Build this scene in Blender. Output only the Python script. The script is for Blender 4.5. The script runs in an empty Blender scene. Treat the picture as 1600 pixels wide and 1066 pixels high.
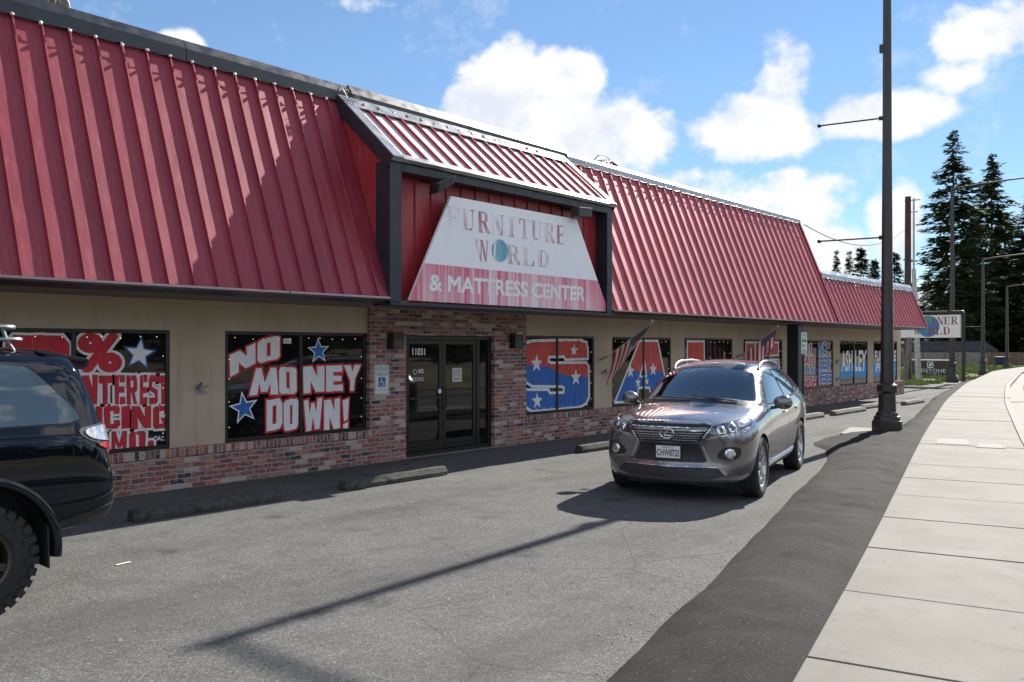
import bpy, bmesh, math, random
from mathutils import Vector, Matrix
from mathutils.bvhtree import BVHTree
random.seed(7)
S = bpy.context.scene
COL = S.collection
R = math.radians

# ------------------------------------------------------------------ camera, sky, sun, exposure
cam_d = bpy.data.cameras.new('camera'); cam = bpy.data.objects.new('camera', cam_d); COL.objects.link(cam)
cam.location = (0, -10.842, 1.88); cam.rotation_euler = (R(90), 0, R(41.25 - 90))
cam_d.sensor_width = 36; cam_d.lens = 30.15; cam_d.shift_y = 0.0056; cam_d.clip_end = 3000; cam_d.clip_start = .05
S.camera = cam
SUN_EL, SUN_AZ = 35.5, 3.4            # azimuth measured from the facade direction (+x) towards +y
sun_d = bpy.data.lights.new('sun', 'SUN'); sun = bpy.data.objects.new('sun', sun_d); COL.objects.link(sun)
sun_d.energy = 5.0; sun_d.angle = R(.5); sun_d.color = (1, .94, .85)
sdir = Vector((math.cos(R(SUN_AZ))*math.cos(R(SUN_EL)), math.sin(R(SUN_AZ))*math.cos(R(SUN_EL)), math.sin(R(SUN_EL))))
sun.rotation_euler = sdir.to_track_quat('Z', 'Y').to_euler(); sun.location = (30, 5, 40)
S.view_settings.view_transform = 'Standard'; S.view_settings.look = 'None'
S.view_settings.exposure = 1.12; S.view_settings.gamma = 1

W = bpy.data.worlds.new('World'); S.world = W; W.use_nodes = True
nt = W.node_tree; N = nt.nodes; Lk = nt.links; N.clear()
def wn(t, **k):
    n = N.new(t)
    for a, b in k.items(): setattr(n, a, b)
    return n
def wmath(op, a, b=None, c=None, clamp=False):
    n = wn('ShaderNodeMath', operation=op, use_clamp=clamp)
    for i, x in enumerate((a, b, c)):
        if x is None: continue
        if isinstance(x, (int, float)): n.inputs[i].default_value = x
        else: Lk.new(x, n.inputs[i])
    return n.outputs[0]
out = wn('ShaderNodeOutputWorld'); bg = wn('ShaderNodeBackground'); bg.inputs['Strength'].default_value = .076
sky = wn('ShaderNodeTexSky', sky_type='NISHITA'); sky.sun_disc = False; sky.sun_elevation = R(SUN_EL)
sky.sun_rotation = R(90 - SUN_AZ); sky.air_density = .85; sky.dust_density = 0.0; sky.ozone_density = 2.2; sky.altitude = 300
hsv = wn('ShaderNodeHueSaturation'); hsv.inputs['Saturation'].default_value = 1.0; hsv.inputs['Value'].default_value = 1.0
tint = wn('ShaderNodeMix', data_type='RGBA', blend_type='MULTIPLY'); tint.inputs[0].default_value = 1; tint.inputs[7].default_value = (.90, .97, .97, 1)
Lk.new(sky.outputs[0], tint.inputs[6]); Lk.new(tint.outputs[2], hsv.inputs['Color'])
ln = wn('ShaderNodeVectorMath', operation='LENGTH'); Lk.new(hsv.outputs[0], ln.inputs[0])
cmp_ = wn('ShaderNodeVectorMath', operation='SCALE'); Lk.new(hsv.outputs[0], cmp_.inputs[0]); Lk.new(wmath('DIVIDE', 1.3, wmath('ADD', 1.0, wmath('MULTIPLY', ln.outputs['Value'], .052))), cmp_.inputs['Scale'])
tc = wn('ShaderNodeTexCoord'); sep = wn('ShaderNodeSeparateXYZ'); Lk.new(tc.outputs['Generated'], sep.inputs[0])
az = wmath('ARCTAN2', sep.outputs[1], sep.outputs[0]); el = wmath('ARCSINE', sep.outputs[2])
def noise(scale, detail, rough, off=(0, 0, 0)):
    mp = wn('ShaderNodeMapping'); mp.inputs['Location'].default_value = off; mp.inputs['Scale'].default_value = (1, 1, 1.35)
    Lk.new(tc.outputs['Generated'], mp.inputs[0])
    n = wn('ShaderNodeTexNoise'); n.inputs['Scale'].default_value = scale; n.inputs['Detail'].default_value = detail
    n.inputs['Roughness'].default_value = rough; Lk.new(mp.outputs[0], n.inputs[0]); return n.outputs[0]
n1 = noise(7, 8, .56); n2 = noise(7, 8, .56, (-.025, 0, -.03)); n3 = noise(26, 6, .6, (3, 1, 2))
# cumulus banks: azimuth, elevation, half width, half height (radians), weight
CL = [(0.735, 0.278, 0.059, 0.059, 1.3), (0.66, 0.298, 0.047, 0.035, 1.1), (0.675, 0.229, 0.141, 0.059, 1.6), (0.586, 0.234, 0.062, 0.054, 1.3), (0.457, 0.238, 0.073, 0.036, 1.6), (0.413, 0.295, 0.021, 0.027, 0.5), (0.528, 0.186, 0.083, 0.019, 0.8), (0.444, 0.169, 0.087, 0.023, 1.1), (0.396, 0.149, 0.042, 0.037, 1.6), (0.315, 0.243, 0.058, 0.027, 1.8), (0.218, 0.317, 0.054, 0.032, 1.6), (0.25, 0.274, 0.021, 0.011, 0.4), (0.299, 0.133, 0.026, 0.039, 1.3), (1.093, 0.319, 0.024, 0.016, 0.9), (0.897, 0.373, 0.023, 0.006, 0.15), (0.386, 0.11, 0.052, 0.03, 1.4), (0.623, 0.163, 0.093, 0.031, 0.8), (0.204, 0.047, 0.071, 0.027, 1.2)]
dens = None
for (a0, e0, ra, re, w) in CL:
    ra *= 1.08; re *= 1.08
    if a0 < .5: w *= .55
    da = wmath('DIVIDE', wmath('SUBTRACT', az, a0), ra); de = wmath('DIVIDE', wmath('SUBTRACT', el, e0), re)
    r2 = wmath('ADD', wmath('MULTIPLY', da, da), wmath('MULTIPLY', de, de))
    g = wmath('MULTIPLY', wmath('SUBTRACT', 1.0, r2), w)
    g = wmath('MAXIMUM', g, -1.0)
    dens = g if dens is None else wmath('SMOOTH_MAX', dens, g, .25)
nn = wmath('ADD', wmath('MULTIPLY', wmath('SUBTRACT', n1, .5), 4.4), wmath('MULTIPLY', wmath('SUBTRACT', n3, .5), 1.3))
d1 = wmath('ADD', dens, nn)
rest = wmath('SUBTRACT', wmath('MULTIPLY', wmath('SUBTRACT', n1, .48), 7), wmath('MULTIPLY', wmath('MAXIMUM', wmath('SUBTRACT', el, .95), 0.0), 4.0))          # clouds out of view, thickened to throw light on the facade
far = wmath('MULTIPLY', wmath('SUBTRACT', wmath('ABSOLUTE', wmath('SUBTRACT', az, .62)), .80), 3.5, clamp=True)
d1 = wmath('ADD', wmath('MULTIPLY', d1, wmath('SUBTRACT', 1.0, far)), wmath('MULTIPLY', rest, far))
mask = wn('ShaderNodeMapRange', interpolation_type='SMOOTHSTEP'); Lk.new(d1, mask.inputs[0])
mask.inputs[1].default_value = -.12; mask.inputs[2].default_value = .62
lit = wmath('MULTIPLY', wmath('SUBTRACT', n1, n2), 5.0)
body = wmath('ADD', wmath('MULTIPLY', d1, -.10), .80)
shade = wmath('ADD', lit, body, clamp=True)
ramp = wn('ShaderNodeValToRGB'); Lk.new(shade, ramp.inputs[0])
ramp.color_ramp.elements[0].position = .15; ramp.color_ramp.elements[0].color = (4.9, 5.2, 5.8, 1)
ramp.color_ramp.elements[1].position = .85; ramp.color_ramp.elements[1].color = (6.4, 6.4, 6.45, 1)
boost = wn('ShaderNodeVectorMath', operation='SCALE'); Lk.new(ramp.outputs[0], boost.inputs[0]); Lk.new(wmath('ADD', 1.0, wmath('MULTIPLY', far, .42)), boost.inputs['Scale'])   # unseen banks added brighter behind the camera to fill the shaded storefront
n4 = noise(4.5, 6, .7, (5, 2, 9)); wisp = wmath('MULTIPLY', wmath('SUBTRACT', n4, .54), 2.6, clamp=True); wisp = wmath('MINIMUM', wisp, .42)
mix = wn('ShaderNodeMix', data_type='RGBA'); mfac = wmath('MAXIMUM', wmath('MULTIPLY', mask.outputs[0], .97), wisp)
Lk.new(mfac, mix.inputs[0]); Lk.new(cmp_.outputs[0], mix.inputs[6]); Lk.new(boost.outputs[0], mix.inputs[7])
Lk.new(mix.outputs[2], bg.inputs[0]); Lk.new(bg.outputs[0], out.inputs[0])

# ------------------------------------------------------------------ helpers
def tag(o, label=None, cat=None, group=None, kind=None):
    if label: o['label'] = label
    if cat: o['category'] = cat
    if group: o['group'] = group
    if kind: o['kind'] = kind
    return o
def empty(name, loc=(0, 0, 0), rz=0, parent=None):
    o = bpy.data.objects.new(name, None); COL.objects.link(o); o.location = loc; o.rotation_euler = (0, 0, rz)
    o.empty_display_size = .2
    if parent: o.parent = parent
    return o
def copy_tree(o, parent=None):
    c = o.copy(); COL.objects.link(c)
    if parent: c.parent = parent
    for ch in list(o.children): copy_tree(ch, c)
    return c
class MB:
    def __init__(s): s.v = []; s.f = []; s.m = []; s.mi = 0
    def add(s, vs, fs):
        b = len(s.v); s.v += [tuple(x) for x in vs]
        for f in fs: s.f.append([b + i for i in f]); s.m.append(s.mi)
        return s
    def box(s, x0, x1, y0, y1, z0, z1):
        return s.add([(x0,y0,z0),(x1,y0,z0),(x1,y1,z0),(x0,y1,z0),(x0,y0,z1),(x1,y0,z1),(x1,y1,z1),(x0,y1,z1)],
                     [(0,3,2,1),(4,5,6,7),(0,1,5,4),(1,2,6,5),(2,3,7,6),(3,0,4,7)])
    def hexa(s, p):   # eight corners, bottom 4 then top 4
        return s.add(p, [(0,3,2,1),(4,5,6,7),(0,1,5,4),(1,2,6,5),(2,3,7,6),(3,0,4,7)])
    def tube(s, pts, r, n=8, cap=True):
        pts = [Vector(p) for p in pts]; rs = r if isinstance(r, (list, tuple)) else [r]*len(pts)
        rings = []; up = None
        for i, p in enumerate(pts):
            d = (pts[min(i+1, len(pts)-1)] - pts[max(i-1, 0)])
            d = d.normalized() if d.length > 1e-9 else Vector((0, 0, 1))
            if up is None:
                up = Vector((0, 0, 1)) if abs(d.z) < .9 else Vector((1, 0, 0))
            a = d.cross(up); a = a.normalized() if a.length > 1e-6 else d.orthogonal().normalized()
            b = a.cross(d).normalized(); up = b
            rings.append([p + (a*math.cos(t) + b*math.sin(t))*rs[i] for t in [2*math.pi*k/n for k in range(n)]])
        vs = [v for rg in rings for v in rg]; fs = []
        for i in range(len(rings)-1):
            for k in range(n):
                fs.append((i*n+k, i*n+(k+1) % n, (i+1)*n+(k+1) % n, (i+1)*n+k))
        if cap: fs.append(tuple(range(n-1, -1, -1))); fs.append(tuple((len(rings)-1)*n+k for k in range(n)))
        return s.add(vs, fs)
    def lathe(s, prof, c=(0, 0, 0), axis='z', n=24, close=False):   # prof: (radius, height)
        vs = []
        for (r, h) in prof:
            for k in range(n):
                t = 2*math.pi*k/n; a, b = r*math.cos(t), r*math.sin(t)
                vs.append((c[0]+a, c[1]+b, c[2]+h) if axis == 'z' else ((c[0]+a, c[1]+h, c[2]+b) if axis == 'y' else (c[0]+h, c[1]+a, c[2]+b)))
        fs = []; m = len(prof)
        for i in range(m if close else m-1):
            j = (i+1) % m
            for k in range(n): fs.append((i*n+k, i*n+(k+1) % n, j*n+(k+1) % n, j*n+k))
        if not close:
            fs.append(tuple(range(n-1, -1, -1))); fs.append(tuple((m-1)*n+k for k in range(n)))
        return s.add(vs, fs)
    def prism(s, poly, y0, y1):     # poly in (x, z), y0 = front
        n = len(poly); vs = [(x, y0, z) for x, z in poly] + [(x, y1, z) for x, z in poly]
        return s.add(vs, [tuple(range(n)), tuple(range(2*n-1, n-1, -1))] + [(i, i+n, (i+1) % n+n, (i+1) % n) for i in range(n)])
    def prismx(s, poly, x0, x1):    # poly in (y, z)
        n = len(poly); vs = [(x0, y, z) for y, z in poly] + [(x1, y, z) for y, z in poly]
        return s.add(vs, [tuple(range(n)), tuple(range(2*n-1, n-1, -1))] + [(i, i+n, (i+1) % n+n, (i+1) % n) for i in range(n)])
    def build(s, name, mats, parent=None, smooth=False, bevel=0, seg=2, fix=True):
        me = bpy.data.meshes.new(name); me.from_pydata(s.v, [], s.f)
        if not isinstance(mats, (list, tuple)): mats = [mats]
        for m in mats: me.materials.append(m)
        me.polygons.foreach_set('material_index', s.m)
        if fix:
            bm = bmesh.new(); bm.from_mesh(me); bmesh.ops.recalc_face_normals(bm, faces=bm.faces); bm.to_mesh(me); bm.free()
        me.update()
        if smooth:
            me.polygons.foreach_set('use_smooth', [True]*len(me.polygons))
            try: me.set_sharp_from_angle(angle=R(smooth if smooth is not True else 40))
            except Exception: pass
        o = bpy.data.objects.new(name, me); COL.objects.link(o)
        if parent: o.parent = parent
        if bevel:
            b = o.modifiers.new('bevel', 'BEVEL'); b.width = bevel; b.segments = seg; b.limit_method = 'ANGLE'; b.angle_limit = R(35)
        return o

# ------------------------------------------------------------------ materials
class NB:
    """small node builder"""
    def __init__(s, name):
        s.m = bpy.data.materials.new(name); s.m.use_nodes = True; s.t = s.m.node_tree; s.n = s.t.nodes; s.l = s.t.links
        s.b = s.n['Principled BSDF']; s.o = s.n['Material Output']
        tcn = s.n.new('ShaderNodeTexCoord'); s.P = tcn.outputs['Object']
    def put(s, sock, v):
        if isinstance(v, bpy.types.NodeSocket): s.l.new(v, sock)
        else: sock.default_value = v
    def set(s, **k):
        for a, v in k.items():
            nm = {'base': 'Base Color', 'rough': 'Roughness', 'metal': 'Metallic', 'coat': 'Coat Weight', 'coatr': 'Coat Roughness', 'spec': 'Specular IOR Level',
                  'alpha': 'Alpha', 'emit': 'Emission Color', 'es': 'Emission Strength', 'ior': 'IOR', 'trans': 'Transmission Weight', 'normal': 'Normal', 'sss': 'Subsurface Weight', 'sheen': 'Sheen Weight'}[a]
            if isinstance(v, tuple) and len(v) == 3: v = (*v, 1)
            s.put(s.b.inputs[nm], v)
        return s
    def math(s, op, a, b=None, c=None, clamp=False):
        n = s.n.new('ShaderNodeMath'); n.operation = op; n.use_clamp = clamp
        for i, x in enumerate((a, b, c)):
            if x is not None: s.put(n.inputs[i], x)
        return n.outputs[0]
    def vec(s, scale=(1, 1, 1), loc=(0, 0, 0), src=None, rot=(0, 0, 0)):
        n = s.n.new('ShaderNodeMapping'); n.inputs['Scale'].default_value = scale; n.inputs['Location'].default_value = loc; n.inputs['Rotation'].default_value = rot
        s.l.new(src or s.P, n.inputs[0]); return n.outputs[0]
    def noise(s, scale, detail=4, rough=.5, src=None, dist=0):
        n = s.n.new('ShaderNodeTexNoise'); n.inputs['Scale'].default_value = scale; n.inputs['Detail'].default_value = detail
        n.inputs['Roughness'].default_value = rough; n.inputs['Distortion'].default_value = dist; s.l.new(src or s.P, n.inputs[0]); return n.outputs[0]
    def vor(s, scale, feature='F1', out='Distance', src=None, rnd=1):
        n = s.n.new('ShaderNodeTexVoronoi'); n.feature = feature; n.inputs['Scale'].default_value = scale; n.inputs['Randomness'].default_value = rnd
        s.l.new(src or s.P, n.inputs[0]); return n.outputs[out]
    def ramp(s, f, *stops, interp='LINEAR'):
        n = s.n.new('ShaderNodeValToRGB'); s.put(n.inputs[0], f); cr = n.color_ramp; cr.interpolation = interp
        while len(cr.elements) < len(stops): cr.elements.new(.5)
        for e, (p, c) in zip(cr.elements, stops):
            e.position = p; e.color = (*c, 1) if not isinstance(c, (int, float)) else (c, c, c, 1)
        return n.outputs[0]
    def mix(s, f, a, b, blend='MIX'):
        n = s.n.new('ShaderNodeMix'); n.data_type = 'RGBA'; n.blend_type = blend; s.put(n.inputs[0], f)
        s.put(n.inputs[6], (*a, 1) if isinstance(a, tuple) and len(a) == 3 else a); s.put(n.inputs[7], (*b, 1) if isinstance(b, tuple) and len(b) == 3 else b)
        return n.outputs[2]
    def sepx(s, src=None):
        n = s.n.new('ShaderNodeSeparateXYZ'); s.l.new(src or s.P, n.inputs[0]); return n.outputs
    def comb(s, x, y, z):
        n = s.n.new('ShaderNodeCombineXYZ'); s.put(n.inputs[0], x); s.put(n.inputs[1], y); s.put(n.inputs[2], z); return n.outputs[0]
    def bump(s, h, strength=.3, dist=.01, normal=None):
        n = s.n.new('ShaderNodeBump'); n.inputs['Strength'].default_value = strength; n.inputs['Distance'].default_value = dist
        s.put(n.inputs['Height'], h)
        if normal: s.l.new(normal, n.inputs['Normal'])
        return n.outputs[0]
    def white(s, src):
        n = s.n.new('ShaderNodeTexWhiteNoise'); n.noise_dimensions = '3D'; s.l.new(src, n.inputs[0]); return n.outputs
def mat(name, base, rough=.5, metal=0, coat=0, var=.15, vs=6, bs=0, bd=.003, spec=.5, bscale=120, coatr=.03):
    """plain coloured material with some mottling, and optional fine bump"""
    b = NB(name); lo = tuple(c*(1-var) for c in base); hi = tuple(min(1, c*(1+var)) for c in base)
    n = b.noise(vs, 5, .6)
    b.set(base=b.mix(b.ramp(n, (.3, 0), (.7, 1)), lo, hi), rough=rough, metal=metal, coat=coat, spec=spec, coatr=coatr)
    if rough > .25: b.set(rough=b.ramp(b.noise(vs*2.3, 4), (.3, max(.05, rough-.08)), (.7, min(1, rough+.08))))
    if bs: b.set(normal=b.bump(b.noise(bscale, 3), bs, bd))
    return b.m
def sc(c, k): return tuple(x*k for x in c)

def asphalt(name, lo, hi, patch=.25, grain=170, stone=.24, warm=(1.01, 1.0, .97), cracks=False):
    b = NB(name)
    big = b.noise(.32, 5, .62); mid = b.noise(2.6, 5, .65); g = b.noise(grain, 2, .6); v = b.vor(95, out='Color')
    vs = b.sepx(v)[0]
    f = b.math('ADD', b.math('MULTIPLY', g, .55), b.math('MULTIPLY', vs, .45))
    c = b.ramp(f, (.22, lo), (.55, tuple((p+q)/2 for p, q in zip(lo, hi))), (.80, hi))
    stn = b.math('GREATER_THAN', vs, 1-stone*.16)
    c = b.mix(b.math('MULTIPLY', stn, .75), c, (stone, stone*.97, stone*.9))
    wsp = b.math('LESS_THAN', b.vor(3.1), .035); c = b.mix(b.math('MULTIPLY', wsp, .7 if cracks else 0.0), c, (.45, .45, .43))
    dk = b.math('LESS_THAN', b.sepx(b.vor(70, out='Color'))[1], .05)
    c = b.mix(b.math('MULTIPLY', dk, .6), c, sc(lo, .5))
    c = b.mix(b.ramp(big, (.35, 0), (.68, patch)), c, tuple(h*w for h, w in zip(sc(hi, 1.05), warm)))
    c = b.mix(b.ramp(mid, (.30, patch*1.2), (.52, 0)), c, sc(lo, .7))
    if cracks:
        wob = b.n.new('ShaderNodeMix'); wob.data_type = 'RGBA'; wob.inputs[0].default_value = .10; b.l.new(b.vec((1, 1, 1)), wob.inputs[6]); wn_ = b.n.new('ShaderNodeTexNoise'); wn_.inputs['Scale'].default_value = 1.2; wn_.inputs['Detail'].default_value = 6; b.l.new(b.P, wn_.inputs[0]); b.l.new(wn_.outputs['Color'], wob.inputs[7])
        ed = b.vor(.55, 'DISTANCE_TO_EDGE', src=wob.outputs[2]); cr = b.math('MULTIPLY', b.math('LESS_THAN', ed, .0035), b.ramp(b.noise(.35, 3), (.46, 0), (.56, 1)))
        c = b.mix(b.math('MULTIPLY', cr, .32), c, sc(lo, .35))
        oil = b.math('MULTIPLY', b.ramp(b.vor(.8), (.06, 1), (.16, 0)), b.ramp(b.noise(9, 4, .7), (.35, 0), (.6, 1))); c = b.mix(b.math('MULTIPLY', oil, .75), c, sc(lo, .55))
        drive = b.noise(.5, 4, .6, src=b.vec((.35, 1.6, 1))); c = b.mix(b.ramp(drive, (.50, 0), (.68, .5)), c, sc(lo, .9))
    b.set(base=c, rough=.9, spec=.14)
    h = b.math('ADD', f, b.math('MULTIPLY', b.vor(80), .6))
    b.set(normal=b.bump(h, .75, .006, b.bump(b.noise(1.3, 3), .35, .05)))
    return b.m
M = {}
M['asphalt'] = asphalt('worn_asphalt', (.058, .059, .0595), (.165, .165, .162), cracks=True)
M['berm'] = asphalt('new_asphalt', (.009, .009, .0095), (.036, .0355, .035), patch=.4, stone=.10)
M['road'] = asphalt('road_asphalt', (.09, .09, .09), (.18, .178, .17))
def concrete(name, a, c2):
    b = NB(name); n = b.noise(1.2, 6, .65); f = b.noise(45, 4, .7)
    br = b.noise(1, 3, .5, src=b.vec((8, 160, 8), rot=(0, 0, R(-13))))
    c = b.mix(b.ramp(n, (.3, 0), (.7, 1)), a, c2); c = b.mix(b.ramp(f, (.25, .30), (.5, 0)), c, sc(a, .6))
    c = b.mix(b.ramp(br, (.35, .13), (.6, 0)), c, sc(a, .75))
    c = b.mix(b.ramp(b.noise(3.5, 5, .7), (.52, 0), (.72, .38)), c, sc(a, .62))
    sp = b.math('LESS_THAN', b.vor(5, src=b.vec((1, 1, 0))), .07)
    c = b.mix(b.math('MULTIPLY', sp, .55), c, sc(a, .25))
    b.set(base=c, rough=.85, spec=.3, normal=b.bump(b.math('ADD', f, br), .25, .004)); return b.m
M['sidewalk'] = concrete('sidewalk_concrete', (.148, .139, .124), (.200, .190, .172))
M['curb'] = concrete('curb_concrete', (.185, .174, .155), (.24, .227, .205))
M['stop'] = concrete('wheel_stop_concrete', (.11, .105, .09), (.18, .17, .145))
def ground_mat():
    b = NB('grass_ground'); n = b.noise(.15, 6, .65); f = b.noise(9, 5, .7)
    c = b.ramp(f, (.3, (.035, .055, .015)), (.55, (.075, .105, .03)), (.75, (.14, .13, .055)))
    c = b.mix(b.ramp(n, (.42, 0), (.6, .8)), c, (.16, .14, .09))
    b.set(base=c, rough=.95, spec=.15, normal=b.bump(f, .8, .05)); return b.m
M['ground'] = ground_mat()
def brick_mat(name, rowh, colw, mortar=.0105, vertical=False):
    b = NB(name); x, y, z = b.sepx()
    x = b.math('ADD', x, b.math('MULTIPLY', y, 1.0))
    row = b.math('FLOOR', b.math('DIVIDE', z, rowh)); sh = b.math('MULTIPLY', b.math('MODULO', row, 2), .5)
    if vertical: sh = 0.0
    xx = b.math('ADD', b.math('DIVIDE', x, colw), b.math('ADD', sh, 100.0) if not vertical else 100.0); col = b.math('FLOOR', xx)
    fx = b.math('FRACT', xx); fz = b.math('FRACT', b.math('ADD', b.math('DIVIDE', z, rowh), 50.0))
    rn = b.white(b.comb(col, row, 3.0)); rv = rn[0]; rc = b.sepx(rn[1])
    jit = b.math('MULTIPLY', b.math('SUBTRACT', b.noise(30, 3), .5), .09)
    mx = b.math('MULTIPLY', b.math('MINIMUM', fx, b.math('SUBTRACT', 1.0, fx)), colw)
    mz = b.math('MULTIPLY', b.math('MINIMUM', fz, b.math('SUBTRACT', 1.0, fz)), rowh)
    dm = b.math('ADD', b.math('MINIMUM', mx, mz), b.math('MULTIPLY', jit, .06))
    isb = b.n.new('ShaderNodeMapRange'); b.put(isb.inputs[0], dm); isb.inputs[1].default_value = mortar*.42; isb.inputs[2].default_value = mortar*.62
    c = b.ramp(rv, (0, (.04, .045, .06)), (.07, (.06, .055, .07)), (.08, (.30, .095, .075)), (.34, (.37, .13, .105)), (.35, (.20, .088, .085)), (.56, (.26, .13, .115)),
               (.57, (.44, .165, .11)), (.70, (.34, .15, .13)), (.71, (.52, .40, .33)), (.86, (.60, .49, .40)), (.87, (.32, .19, .165)), interp='CONSTANT')
    sm = b.noise(14, 5, .7, src=b.vec((1, 1, 2.2))); c = b.mix(b.ramp(sm, (.51, 0), (.65, .62)), c, (.54, .455, .425))
    c = b.mix(b.ramp(b.noise(33, 4, .7), (.3, .6), (.48, 0)), c, (.055, .045, .05))
    mo = b.mix(b.noise(20, 3), (.40, .395, .385), (.56, .55, .53))
    b.set(base=b.mix(isb.outputs[0], mo, c), rough=.85, spec=.25)
    b.set(normal=b.bump(b.math('ADD', isb.outputs[0], b.math('MULTIPLY', b.noise(70, 3),   .5)), 1.0, .012)); return b.m
M['brick'] = brick_mat('used_brick', .0677, .205)
M['rowlock'] = brick_mat('rowlock_brick', 10.0, .0677, vertical=True)
def stucco():
    b = NB('tan_stucco'); n = b.noise(1.1, 5, .6); tr = b.noise(3, 4, .6, src=b.vec((1, 1, .25), rot=(0, R(35), 0)))
    c = b.mix(b.ramp(n, (.3, 0), (.7, 1)), (.45, .355, .255), (.54, .44, .33)); c = b.mix(b.ramp(tr, (.45, 0), (.7, .25)), c, (.62, .56, .47))
    st = b.noise(5, 4, .6, src=b.vec((1.6, 1, .10))); c = b.mix(b.ramp(st, (.56, 0), (.72, .5)), c, (.30, .25, .20))
    b.set(base=c, rough=.92, spec=.2, normal=b.bump(b.math('ADD', b.noise(28, 4, .65), b.math('MULTIPLY', tr, 1.4)), .45, .012)); return b.m
M['stucco'] = stucco()
def redmetal(name, base, rough, hi=1.35, metal=0):
    b = NB(name); n = b.noise(1.0, 4, .6, src=b.vec((1.8, 1, .5))); d = b.noise(9, 5, .6, src=b.vec((2.5, 1, .25)))
    c = b.mix(b.ramp(n, (.3, 0), (.72, 1)), base, tuple(min(1, x*hi+.012) for x in base))
    c = b.mix(b.ramp(d, (.54, 0), (.8, .24)), c, (.48, .20, .22))
    sc_ = b.noise(60, 4, .7, src=b.vec((2, 1, .06))); c = b.mix(b.ramp(sc_, (.66, 0), (.74, .35)), c, (.5, .33, .32))
    b.set(base=c, rough=b.ramp(d, (.3, rough-.06), (.7, rough+.10)), spec=.6, metal=metal)
    w = b.noise(1.6, 2, .5, src=b.vec((1.1, 1, .55)))
    b.set(normal=b.bump(w, .30, .035)); return b.m
M['redmetal'] = redmetal('faded_red_roof_metal', (.215, .0125, .030), .46, 1.30, .10)
M['redmetal2'] = redmetal('faded_pink_roof_metal', (.36, .085, .102), .46, 1.3, .25)
M['redroof2'] = redmetal('sun_glare_red_metal', (.90, .74, .71), .46, 1.06, .5)  # sun glare on the dormer pans, put into a near-white base colour
M['redpanel'] = redmetal('red_wall_metal', (.30, .020, .024), .42, 1.2)
M['blackmetal'] = mat('dark_flashing', (.016, .018, .022), .36, spec=.6, vs=3, var=.3)
M['bronze'] = mat('bronze_frame', (.030, .026, .022), .38, .3, spec=.5)
M['navy'] = mat('navy_painted_metal', (.018, .020, .030), .45, vs=3)
M['galv'] = mat('galvanised_metal', (.36, .36, .35), .42, .75, vs=8, var=.3)
M['greycap'] = mat('grey_cap_metal', (.30, .31, .32), .33, .5, vs=2.5, var=.25)
M['white'] = mat('white_paint', (.82, .82, .80), .5, vs=12, var=.08)
M['red'] = mat('red_window_paint', (.62, .030, .045), .55, vs=10, var=.16)
M['redorange'] = mat('orange_red_window_paint', (.68, .095, .075), .55, vs=5, var=.14)
M['blue'] = mat('blue_window_paint', (.035, .16, .52), .55, vs=6, var=.18)
M['lblue'] = mat('light_blue_window_paint', (.04, .32, .68), .55, vs=6, var=.15)
M['wpaint'] = mat('white_window_paint', (.86, .86, .86), .55, vs=6, var=.06)
def brushed(name, c1, c2):
    b = NB(name); n = b.noise(1, 5, .7, src=b.vec((9, 1, 2.2), rot=(0, R(20), 0))); n2 = b.noise(1, 3, .6, src=b.vec((40, 1, 7), rot=(0, R(14), 0)))
    c = b.mix(b.ramp(n, (.36, 0), (.66, 1)), c1, c2); c = b.mix(b.ramp(n2, (.30, .35), (.5, 0)), c, sc(c1, .72)); b.set(base=c, rough=.55, spec=.3); return b.m
M['red'] = brushed('red_window_paint', (.50, .022, .035), (.66, .045, .055)); M['redorange'] = brushed('orange_red_window_paint', (.56, .070, .058), (.72, .12, .09)); M['blue'] = brushed('blue_window_paint', (.026, .12, .42), (.045, .19, .58))
M['wpaint'] = brushed('white_window_paint', (.76, .76, .77), (.90, .90, .89)); M['lblue'] = brushed('light_blue_window_paint', (.035, .27, .60), (.05, .36, .74))
M['glass'] = mat('dark_window_glass', (.008, .008, .009), .02, spec=.6, var=.3, vs=2)
M['wood'] = mat('weathered_wood', (.16, .145, .125), .85, vs=9, var=.35, bs=.4)
M['bulb'] = mat('white_bulb', (.55, .53, .48), .3, var=.05)
M['paper'] = mat('white_paper', (.62, .61, .57), .7, var=.06, vs=20)
M['black'] = mat('black_plastic', (.012, .012, .013), .5, var=.3)
M['chrome'] = mat('chrome', (.72, .72, .73), .08, 1, var=.05)
def glowm():
    b = NB('warm_lit_bulb'); b.set(base=(.9, .85, .7), emit=(1, .82, .55), es=.5); return b.m
M['glow'] = glowm()

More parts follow.
